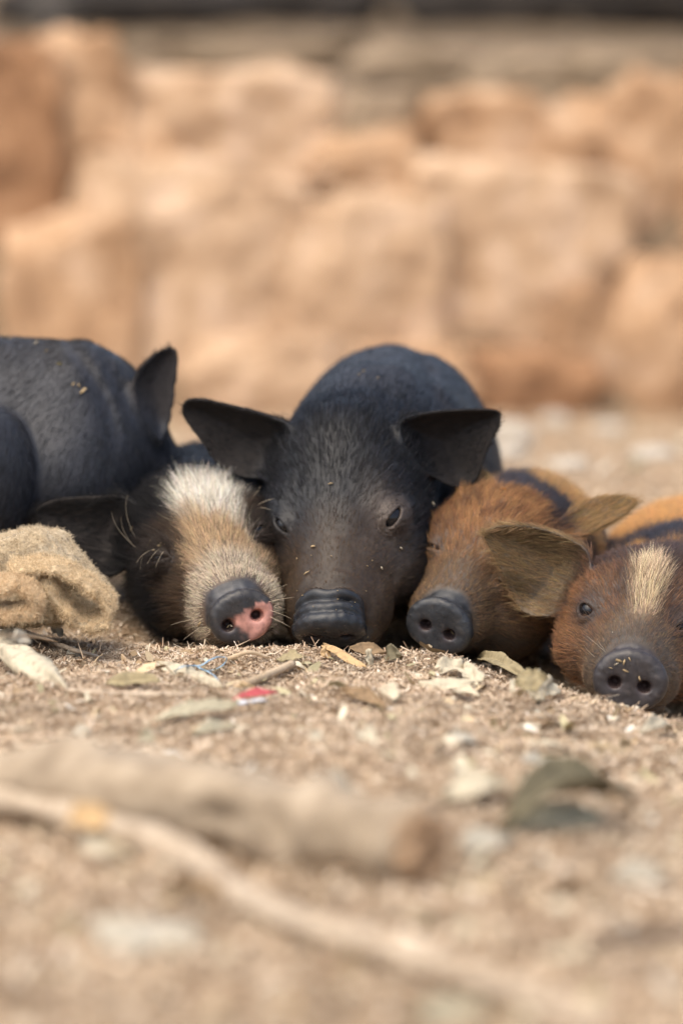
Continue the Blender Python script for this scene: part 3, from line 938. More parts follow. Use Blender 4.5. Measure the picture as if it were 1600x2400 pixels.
def paint3(q, p, n, ew, eyew):
    N = len(p)
    x, y, z = q.T
    nz = fbm(q * 0.9, 81, 4)
    hd = sstep(6, 4, y)
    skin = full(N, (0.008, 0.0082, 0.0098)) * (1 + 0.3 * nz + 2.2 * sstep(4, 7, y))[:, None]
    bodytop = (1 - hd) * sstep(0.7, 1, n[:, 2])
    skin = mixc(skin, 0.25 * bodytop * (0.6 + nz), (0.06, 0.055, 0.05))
    mz = sstep(-3.8, -7.2, y + 0.9 * nz) * hd
    skin = mixc(skin, 0.85 * mz, (0.038, 0.024, 0.014))
    skin = mixc(skin, 0.75 * np.clip(eyew, 0, 1) * (x > 0), (0.095, 0.072, 0.06))
    ck = np.exp(-((x - 2.6) / 1.2) ** 2 - ((y + 5.2) / 2.2) ** 2) * hd
    skin = mixc(skin, 0.5 * ck, (0.075, 0.054, 0.040))
    skin = mixc(skin, 0.8 * ew, (0.014, 0.010, 0.008))
    nm = nose_mask(h3, q)
    skin = nose_skin(skin, nm, q, (0.020, 0.021, 0.024), 511)
    hair = mixc(full(N, (0.010, 0.010, 0.0118)) * RNG.choice([0.5, 1.0, 4.5], (N, 1), p=[.45, .42, .13]), 0.85 * mz, (0.085, 0.050, 0.026))
    hair = mixc(hair, 0.5 * ck, (0.11, 0.078, 0.056))
    dens = (0.8 + 0.15 * mz) * (1 - nm) * np.where(y > 7, 0.9, 1) * np.where(eyew > 0.55, 0.12, 1)
    ln = np.interp(y, [-10, -6.5, -4, 0, 5, 9], [0.0025, 0.0034, 0.006, 0.0095, 0.0085, 0.0065]) * (1 - 0.6 * ew)
    return pack(N, skin, 0.52 + nose_rough(q, nm, 542) + 0.3 * ew, dens, hair, ln, np.interp(y, [0, 5, 9], [0.22, 0.2, 0.13]), np.interp(y, [4, 8], [0.8, 0.7]))
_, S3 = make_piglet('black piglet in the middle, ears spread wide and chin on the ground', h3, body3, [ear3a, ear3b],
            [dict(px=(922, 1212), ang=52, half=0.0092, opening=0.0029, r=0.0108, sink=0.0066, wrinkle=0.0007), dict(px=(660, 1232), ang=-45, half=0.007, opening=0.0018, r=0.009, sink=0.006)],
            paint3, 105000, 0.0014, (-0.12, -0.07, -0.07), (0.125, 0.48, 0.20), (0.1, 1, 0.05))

# --- ginger piglet between the middle one and the right one
h4 = Head((1028, 1470), 0.0, (17, 20, -14), 0.95, tilt=-16, rings=1, disc=(2.5, 2.1))
ear4a = Ear([(1305, 1255), (1318, 1207), (1365, 1175), (1430, 1160), (1480, 1168), (1490, 1184), (1458, 1215), (1402, 1242), (1350, 1266)], 0.082, (0.0, -0.75, 0.65), (1318, 1240), (1487, 1176), cup=0.004, curl=0.010, th=0.0022)
ear4b = Ear([(1085, 1175), (1062, 1130), (1085, 1102), (1130, 1100), (1160, 1130), (1140, 1170)], 0.10, (-0.1, -0.5, 0.85), (1110, 1165), (1100, 1105), cup=0.003)
def body4(p):
    d = ell(p, P(1235, 1295, 0.22), (0.056, 0.13, 0.0575))
    d = smin(d, ell(p, P(1175, 1425, 0.075), (0.036, 0.045, 0.036)), 0.02)
    return smin(d, cone(p, P(1190, 1280, 0.09), P(1215, 1275, 0.16), 0.040, 0.046), 0.03)
def paint4(q, p, n, ew, eyew):
    N = len(p)
    x, y, z = q.T
    nz = fbm(q * 0.7, 91, 4)
    n2 = fbm(q * 2.2, 92, 3)
    hd = sstep(6.5, 4.5, y)
    orange = full(N, (0.36, 0.185, 0.08))
    hair = mixc(orange, sstep(-0.1, 0.4, n2 + 0.6 * (RNG.random(N) - 0.5)), (0.17, 0.075, 0.036))
    dk = sstep(-0.12, 0.25, fbm(q * 0.55 + 7, 96, 3) + 0.15 * sstep(0, 3, y)) * sstep(-3.0, 0.8, y) * (1 - ew)
    hair = mixc(hair, 0.92 * dk * (RNG.random(N) < 0.85), (0.040, 0.031, 0.032))
    mz = sstep(-4.0, -7.5, y + 0.6 * nz) * hd
    hair = mixc(hair, 0.85 * mz, (0.16, 0.105, 0.062))
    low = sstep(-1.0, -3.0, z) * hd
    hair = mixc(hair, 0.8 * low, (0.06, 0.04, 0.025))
    ey = np.exp(-((x + 3.2) / 1.0) ** 2 - ((y + 2.6) / 2.0) ** 2 - ((z - 1.2) / 1.5) ** 2)
    hair = mixc(hair, 1.2 * ey, (0.018, 0.015, 0.014))
    pat = sstep(-0.05, 0.2, fbm(p * 22 + 3.3, 95, 2)) * sstep(1.0, 4.0, y) * (1 - ew)
    hair = mixc(hair, 0.9 * pat, (0.045, 0.045, 0.055))
    gold = sstep(5.0, 8.0, y) * (1 - pat) * (1 - ew)
    hair = mixc(hair, 0.6 * gold, (0.62, 0.36, 0.13))
    hair = mixc(hair, 0.85 * ew * (0.7 + 0.4 * n2), (0.32, 0.215, 0.09))
    skin = mixc(hair * 0.28 + 0.015, 0.7 * pat, (0.03, 0.032, 0.042))
    nm = nose_mask(h4, q)
    skin = nose_skin(skin, nm, q, (0.024, 0.025, 0.028), 521)
    dens = (1 - nm) * np.where(eyew > 0.7, 0.4, 1) * np.where(y > 8, 0.7, 1)
    ln = np.interp(y, [-10, -7, -4, 0, 4, 8], [0.0035, 0.0045, 0.0075, 0.010, 0.010, 0.011]) * (1 - 0.3 * ew)
    return pack(N, skin, 0.55 + nose_rough(q, nm, 543), dens, hair, ln, 0.30, 0.85)
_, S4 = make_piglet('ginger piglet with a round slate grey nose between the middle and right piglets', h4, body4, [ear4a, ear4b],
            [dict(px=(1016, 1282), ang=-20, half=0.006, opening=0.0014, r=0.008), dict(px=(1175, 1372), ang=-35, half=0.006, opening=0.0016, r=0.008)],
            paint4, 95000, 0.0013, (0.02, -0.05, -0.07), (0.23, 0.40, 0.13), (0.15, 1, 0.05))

# --- brown piglet on the right with the cream stripe
h5 = Head((1475, 1598), -0.10, (7, 8, -6), 1.06, tilt=-10, rings=1, disc=(2.35, 2.05))
ear5a = Ear([(1385, 1290), (1325, 1255), (1262, 1231), (1192, 1224), (1150, 1231), (1141, 1250), (1160, 1292), (1182, 1342), (1204, 1402), (1230, 1442), (1290, 1448), (1345, 1425), (1385, 1360)], 0.010, (-0.35, -0.92, -0.05), (1365, 1350), (1150, 1242), cup=0.027, curl=0.018, bend=0.010)
ear5b = Ear([(1655, 1320), (1700, 1290), (1760, 1285), (1830, 1305), (1850, 1330), (1820, 1400), (1780, 1470), (1720, 1500), (1660, 1470)], 0.02, (0.3, -0.9, 0.25), (1660, 1390), (1845, 1320), cup=0.011, curl=0.020)
def body5(p):
    d = ell(p, P(1640, 1400, 0.20), (0.078, 0.16, 0.0695))
    return smin(d, cone(p, P(1560, 1430, 0.02), P(1610, 1410, 0.09), 0.038, 0.052), 0.03)
def paint5(q, p, n, ew, eyew):
    N = len(p)
    x, y, z = q.T
    nz = fbm(q * 0.7, 111, 4)
    n2 = fbm(q * 2.0, 112, 3)
    hd = sstep(6.5, 4.5, y)
    hair = mixc(full(N, (0.098, 0.056, 0.037)), sstep(-0.05, 0.45, n2 + 0.7 * (RNG.random(N) - 0.5)), (0.19, 0.098, 0.053))
    top = sstep(-2.0, 1.0, y + 0.6 * nz) * sstep(1.0, 2.6, z) * hd
    hair = mixc(hair, 0.8 * top, (0.085, 0.060, 0.055))
    ck = sstep(1.6, 3.2, np.abs(x)) * sstep(-1.5, -3.5, y) * hd
    hair = mixc(hair, 0.55 * ck * (0.6 + 0.8 * nz), (0.38, 0.18, 0.075))
    mz = sstep(-5.0, -8.0, y + 0.6 * nz) * hd
    hair = mixc(hair, 0.8 * mz, (0.22, 0.145, 0.085))
    hair = mixc(hair, 0.6 * np.exp(-((y + 8.6) / 0.9) ** 2) * hd, (0.09, 0.07, 0.055))
    half = np.interp(y, [-7.4, -6.4, -4.8, -3.2, -2.0, -0.8, 0.0], [0.15, 0.5, 0.7, 0.85, 0.85, 0.6, 0.2])
    st = sstep(0.55, -0.45, np.abs(x - 0.1) - half + 0.4 * n2 + 0.8 * (RNG.random(N) - 0.5)) * sstep(-7.4, -6.0, y + 0.5 * nz) * sstep(0.2, -1.4, y + 0.6 * nz) * (z > -1) * hd
    hair = hair * (1 - st[:, None]) + full(N, (0.66, 0.51, 0.33)) * RNG.choice([0.45, 0.9, 1.1], (N, 1), p=[.15, .5, .35]) * st[:, None]
    hair = mixc(hair, 0.7 * np.clip(eyew, 0, 1) * (1 - st), (0.06, 0.05, 0.05))
    body = 1 - hd
    pat = sstep(0.0, 0.2, fbm(p * 15 + 1.7, 95, 2)) * body
    hair = mixc(hair, body * (1 - pat) * (1 - ew), (0.58, 0.31, 0.11))
    hair = mixc(hair, 0.9 * pat * (1 - ew), (0.04, 0.04, 0.05))
    hair = mixc(hair, 0.9 * ew, (0.37, 0.245, 0.12))
    eu = (p - ear5a.c) @ ear5a.b
    hair = mixc(hair, 0.6 * ew * sstep(0.1, 0.6, fbm(np.stack([eu * 140, (p - ear5a.c) @ ear5a.a * 22, 0 * eu], 1), 113, 3)), (0.11, 0.072, 0.038))
    skin = mixc(hair * 0.30 + 0.012, 0.7 * pat * (1 - ew), (0.03, 0.032, 0.04))
    skin = mixc(skin, 0.6 * st, (0.30, 0.20, 0.12))
    nm = nose_mask(h5, q)
    skin = nose_skin(skin, nm, q, (0.042, 0.036, 0.036), 531)
    dens = (1 - nm) * np.where(eyew > 0.75, 0.35, 1) * np.where(y > 8, 0.7, 1)
    ln = np.interp(y, [-10, -7.5, -4, 0, 4, 8], [0.0035, 0.0045, 0.0075, 0.0095, 0.010, 0.012]) * (1 - 0.2 * ew) + 0.007 * st
    return pack(N, skin, 0.55 + nose_rough(q, nm, 544), dens, hair, ln, 0.28 + 0.15 * st, 0.85)
_, S5 = make_piglet('brown piglet at the right edge with a cream stripe down its forehead', h5, body5, [ear5a, ear5b],
            [dict(px=(1374, 1430), ang=-10, half=0.0058, opening=0.0046, r=0.0085), dict(px=(1597, 1468), ang=15, half=0.007, opening=0.0022, r=0.009)],
            paint5, 100000, 0.0013, (0.08, -0.14, -0.09), (0.33, 0.38, 0.13), (0.1, 1, 0.0))

# ------------------------------------------------------------------ things lying on a skin: points under a pixel
def hit(sdf, px, t0=2.6, t1=3.5):
    d = ray(*px)
    t = t0
    for _ in range(260):
        x = CAM + d * t
        s = float(sdf(x[None])[0])
        if s < 5e-5:
            return x
        t += max(s * 0.7, 5e-5)
        if t > t1:
            return None
    return x

def grad_at(sdf, x, h=0.0015):
    return unit(np.array([float(sdf((x + h * e)[None])[0] - sdf((x - h * e)[None])[0]) for e in np.eye(3)]))

def whiskers(pig, sdf, lst, col, r=0.00013):
    pts = []
    for (x0, y0), (x1, y1), out in lst:
        a = hit(sdf, (x0, y0))
        if a is None:
            continue
        n = grad_at(sdf, a)
        b = P(x1, y1, a[1] - out)
        m = (a + b) / 2 + n * 0.25 * np.linalg.norm(b - a)
        s = np.linspace(0, 1, 7)[:, None]
        pts.append((1 - s) ** 2 * (a - n * 0.0005) + 2 * s * (1 - s) * m + s ** 2 * b)
    if pts:
        pts = np.array(pts)
        fur_obj('whisker', pts, full(len(pts), col), r, r * 0.3, M_FUR, np.array(pig.location), pig)

def pig_by(word):
    return [o for o in COL.objects if o.name.startswith('piglet') and word in o['label']][0]
whiskers(pig_by('half pink'), S2, [((318, 1285), (285, 1210), 0.008), ((325, 1290), (262, 1200), 0.008), ((322, 1270), (300, 1160), 0.008), ((345, 1290), (330, 1335), 0.006), ((365, 1285), (320, 1320), 0.007), ((375, 1285), (345, 1322), 0.007), ((385, 1290), (365, 1330), 0.007),
          ((630, 1410), (690, 1400), 0.004), ((632, 1430), (682, 1450), 0.004), ((628, 1390), (672, 1370), 0.004), ((632, 1445), (680, 1470), 0.004), ((620, 1370), (655, 1352), 0.004), ((470, 1470), (430, 1500), 0.004), ((455, 1450), (400, 1465), 0.004), ((600, 1185), (650, 1170), 0.004), ((600, 1190), (640, 1200), 0.004), ((590, 1170), (612, 1140), 0.004)], (0.55, 0.45, 0.32))
whiskers(pig_by('cream stripe'), S5, [((1418, 1528), (1372, 1488), 0.006), ((1415, 1522), (1398, 1498), 0.006), ((1392, 1540), (1368, 1512), 0.006), ((1268, 1500), (1282, 1480), 0.004)], (0.75, 0.65, 0.5))

def bits(name, label, lst):
    """small crumbs lying on the piglets: (skin, px, py, length, colour)"""
    V, C = [], []
    for sdf, x, y, L, c in lst:
        a = hit(sdf, (x, y))
        if a is None:
            continue
        n = grad_at(sdf, a)
        t = RNG.normal(size=3); t = unit(t - n * (t @ n)); b = np.cross(n, t)
        L = L * 0.72
        a = a + n * (0.0006 + L * 0.10)
        w = L * RNG.uniform(0.18, 0.4); h = L * 0.12
        bow = n * L * 0.12
        V.append(np.array([a - t * L / 2 - b * w / 2 * .6, a - t * L / 2 + b * w / 2 * .6, a + b * w / 2 + bow, a + t * L / 2 + b * w / 2 * .5, a + t * L / 2 - b * w / 2 * .4, a - b * w / 2 + bow]))
        C.append(full(6, c) * RNG.uniform(0.5, 0.85))
    n = len(V)
    bb = (np.arange(n) * 6)[:, None]
    f = np.concatenate([bb + np.array([0, 1, 2, 5]), bb + np.array([5, 2, 3, 4])])
    o = mesh_obj(name, np.concatenate(V), f, M_FLAKE, (0, 0, 0), None, np.concatenate(C), smooth=False)
    md = o.modifiers.new('thick', 'SOLIDIFY'); md.thickness = 0.0006; md.offset = 0
    tag(o, label, None, None, 'stuff')

STRAW, OLIVE, PALE = (0.55, 0.40, 0.22), (0.30, 0.24, 0.09), (0.65, 0.55, 0.40)
cr = [(S1, 14, 790, 0.006, STRAW), (S1, 24, 796, 0.004, STRAW), (S1, 86, 806, 0.006, PALE), (S1, 185, 905, 0.004, STRAW), (S1, 195, 918, 0.009, STRAW), (S1, 172, 902, 0.004, STRAW), (S1, 140, 855, 0.005, OLIVE), (S1, 110, 825, 0.004, STRAW),
      (S2, 312, 1240, 0.006, STRAW), (S2, 410, 1112, 0.004, STRAW), (S2, 425, 1095, 0.004, STRAW), (S2, 350, 1120, 0.005, OLIVE), (S2, 470, 1462, 0.006, STRAW), (S2, 545, 1468, 0.006, PALE), (S2, 538, 1470, 0.005, STRAW), (S2, 430, 1322, 0.004, STRAW),
      (S3, 842, 880, 0.003, STRAW), (S3, 852, 872, 0.003, STRAW), (S3, 885, 888, 0.003, STRAW), (S3, 735, 1282, 0.005, STRAW), (S3, 720, 1345, 0.006, STRAW), (S3, 1012, 1182, 0.005, PALE), (S3, 775, 1135, 0.005, STRAW), (S3, 938, 1285, 0.003, PALE), (S3, 892, 1332, 0.003, PALE),
      (S4, 1180, 1150, 0.007, (0.34, 0.13, 0.03)), (S4, 930, 1480, 0.006, STRAW), (S4, 1062, 1480, 0.005, STRAW), (S4, 963, 1325, 0.005, OLIVE),
      (S5, 1450, 1548, 0.006, STRAW), (S5, 1462, 1552, 0.005, STRAW), (S5, 1444, 1556, 0.005, PALE), (S5, 1430, 1565, 0.004, STRAW), (S5, 1466, 1572, 0.006, STRAW), (S5, 1497, 1590, 0.005, STRAW), (S5, 1475, 1545, 0.004, STRAW), (S5, 1436, 1484, 0.002, PALE)]
for _ in range(14):
    cr.append((S2, RNG.uniform(340, 420), RNG.uniform(1268, 1292), RNG.uniform(0.0015, 0.003), OLIVE if RNG.random() < .6 else STRAW))
for _ in range(16):
    cr.append((S3, RNG.uniform(680, 880), RNG.uniform(1300, 1500), RNG.uniform(0.001, 0.0022), STRAW))
bits('straw_crumbs', 'tiny crumbs of straw and husk stuck on the piglets', cr)

# ------------------------------------------------------------------ leaves, sticks and litter
def leaf_mat(name, c, dark=0.62, transl=0.12, scale=160):
    c = np.array(c)
    return mat_noise(name, tuple(c * dark), tuple(np.minimum(c * 1.12, 0.9)), scale, 0.75, 0.25, 0.5, 500, 0.0008, transl=transl, c3=tuple(c))
ML = dict(cream=leaf_mat('cream dry leaf', (0.57, 0.495, 0.36)), olive=leaf_mat('olive dry leaf', (0.35, 0.285, 0.165)), sage=leaf_mat('grey green leaf', (0.40, 0.355, 0.25)), tan=leaf_mat('tan dry leaf', (0.47, 0.35, 0.21)),
          brown=leaf_mat('brown leaf', (0.27, 0.18, 0.10)), dark=leaf_mat('dark olive leaf', (0.17, 0.145, 0.09)), white=leaf_mat('bleached leaf', (0.49, 0.44, 0.35)), ochre=leaf_mat('ochre chip', (0.55, 0.37, 0.19)),
          red=leaf_mat('red plastic', (0.62, 0.13, 0.14), 0.8, 0.3), pwhite=leaf_mat('white plastic', (0.75, 0.75, 0.78), 0.8, 0.3))

def sheet(name, a, b, half, mat, lift=(0.003, 0.003), roll=0.0, arch=0.1, cup=0.2, prof='leaf', seed=1, rag=0.1, parent=None, base=None, nu=20, nv=9, side=0.0):
    A = G(a[0], a[1], lift[0]); B = G(b[0], b[1], lift[1])
    L = np.linalg.norm(B - A)
    t = (B - A) / L
    s = unit(np.cross(t, (0, 0, 1)))
    n = np.cross(s, t)
    roll = -roll
    s, n = s * math.cos(roll) + n * math.sin(roll), n * math.cos(roll) - s * math.sin(roll)
    u = np.linspace(0, 1, nu); v = np.linspace(-1, 1, nv)
    U, Vv = np.meshgrid(u, v, indexing='ij')
    rg = np.random.default_rng(seed)
    if prof == 'leaf':
        w = np.sin(np.pi * np.clip(U, 0.015, 0.985)) ** 0.8 * (1.1 - 0.25 * U)
    elif prof == 'disc':
        w = np.sqrt(np.clip(1 - (2 * U - 1) ** 2, 0.004, 1))
    else:
        w = 0.75 + 0.25 * np.sin(np.pi * U) + 0 * U
        w = np.where((U < 0.01) | (U > 0.99), w * 0.55, w)
    edge = rag * np.stack([fbm(np.stack([u * 6, 0 * u + k, 0 * u + seed], 1), seed, 3) for k in (1.5, 9.5)], 1)
    w = w * (1 + np.where(Vv > 0, edge[:, 1:2], edge[:, :1]) * np.abs(Vv) * 1.6)
    ends = rag * 0.5 * fbm(np.stack([v * 3 + seed, 0 * v, 0 * v], 1), seed + 3, 3)
    Uu = U + (ends[None, :] * (2 * U - 1) * (prof == 'frag'))
    pos = A + (B - A) * Uu[..., None] + s * (Vv * w * half)[..., None]
    wr = fbm(np.stack([U * 3.5 + seed, Vv * 1.5, 0 * U], -1).reshape(-1, 3), seed + 7, 3).reshape(U.shape)
    hgt = arch * L * 4 * U * (1 - U) + cup * half * (Vv ** 2) * w + 0.55 * half * wr + side * half * Vv * U - 0.10 * half * np.exp(-(Vv / 0.12) ** 2) * (prof == 'leaf')
    pos = pos + n * hgt[..., None]
    i = np.arange(nu * nv).reshape(nu, nv)
    f = np.stack([i[:-1, :-1], i[1:, :-1], i[1:, 1:], i[:-1, 1:]], -1).reshape(-1, 4)
    p = pos.reshape(-1, 3)
    if base is None:
        base = np.array([p[:, 0].mean(), p[:, 1].mean(), p[:, 2].min()])
    o = mesh_obj(name, p, f, mat, base, parent)
    md = o.modifiers.new('thick', 'SOLIDIFY'); md.thickness = 0.0005; md.offset = 0
    return o, base

def spline(pts, m=10):
    pts = np.asarray(pts, float)
    q = np.concatenate([[2 * pts[0] - pts[1]], pts, [2 * pts[-1] - pts[-2]]])
    out = []
    for i in range(1, len(q) - 2):
        for t in np.linspace(0, 1, m, endpoint=False):
            out.append(0.5 * ((2 * q[i]) + (-q[i - 1] + q[i + 1]) * t + (2 * q[i - 1] - 5 * q[i] + 4 * q[i + 1] - q[i + 2]) * t * t + (-q[i - 1] + 3 * q[i] - 3 * q[i + 1] + q[i + 2]) * t ** 3))
    out.append(q[-2])
    return np.array(out)

def tube(name, pts, rad, mat, seg=10, m=10, rough=0.12, seed=1, parent=None, base=None, flat=1.0):
    c = spline(pts, m)
    n = len(c)
    r = np.interp(np.linspace(0, 1, n), np.linspace(0, 1, len(np.atleast_1d(rad))), np.atleast_1d(rad))
    t = unit(np.gradient(c, axis=0))
    ref = np.array([0, 0, 1.0])
    s = unit(np.cross(t, ref)); w = np.cross(s, t)
    a = np.linspace(0, 2 * math.pi, seg, endpoint=False)
    ring = s[:, None] * np.cos(a)[None, :, None] + w[:, None] * np.sin(a)[None, :, None] * flat
    rr = r[:, None] * (1 + rough * fbm(np.stack([np.broadcast_to(np.linspace(0, n / 4, n)[:, None], (n, seg)), np.broadcast_to(np.cos(a) * 1.2, (n, seg)), np.broadcast_to(np.sin(a) * 1.2 + seed, (n, seg))], -1).reshape(-1, 3), seed, 3).reshape(n, seg))
    v = (c[:, None] + ring * rr[..., None]).reshape(-1, 3)
    v = np.concatenate([v, [c[0], c[-1]]])
    i = np.arange(n * seg).reshape(n, seg)
    j = np.roll(i, -1, 1)
    f = np.stack([i[:-1], j[:-1], j[1:], i[1:]], -1).reshape(-1, 4)
    ca = np.stack([np.full(seg, n * seg), j[0], i[0], i[0]], 1)
    cb = np.stack([np.full(seg, n * seg + 1), i[-1], j[-1], j[-1]], 1)
    tri = np.concatenate([ca, cb])[:, :3]
    if base is None:
        base = np.array([v[:, 0].mean(), v[:, 1].mean(), v[:, 2].min()])
    me = bpy.data.meshes.new(name)
    me.from_pydata([tuple(x) for x in (v - base)], [], [tuple(map(int, x)) for x in f] + [tuple(map(int, x)) for x in tri])
    me.polygons.foreach_set('use_smooth', np.ones(len(me.polygons), bool))
    me.materials.append(mat)
    o = bpy.data.objects.new(name, me)
    COL.objects.link(o)
    if parent is None:
        o.location = base
    else:
        o.parent = parent
    return o, base

M_TWIG = mat_noise('bleached twig', (0.33, 0.25, 0.175), (0.56, 0.455, 0.34), 90, 0.8, 0.2, 0.5, 260, 0.001, stretch=(1, 1, 1))
M_STICK = mat_noise('tan stick', (0.40, 0.29, 0.18), (0.58, 0.45, 0.31), 120, 0.8, 0.2, 0.5, 300, 0.001)
M_LOG = mat_noise('grey bark', (0.26, 0.20, 0.14), (0.50, 0.40, 0.29), 40, 0.9, 0.15, 0.9, 120, 0.004, c3=(0.37, 0.29, 0.205))
M_CUT = mat_noise('raw wood', (0.26, 0.16, 0.095), (0.50, 0.345, 0.215), 60, 0.9, 0.15, 0.9, 160, 0.004)
M_BLUE = mat_noise('blue plastic thread', (0.16, 0.30, 0.42), (0.42, 0.58, 0.70), 300, 0.4, 0.5, 0.2, 600, 0.0005)

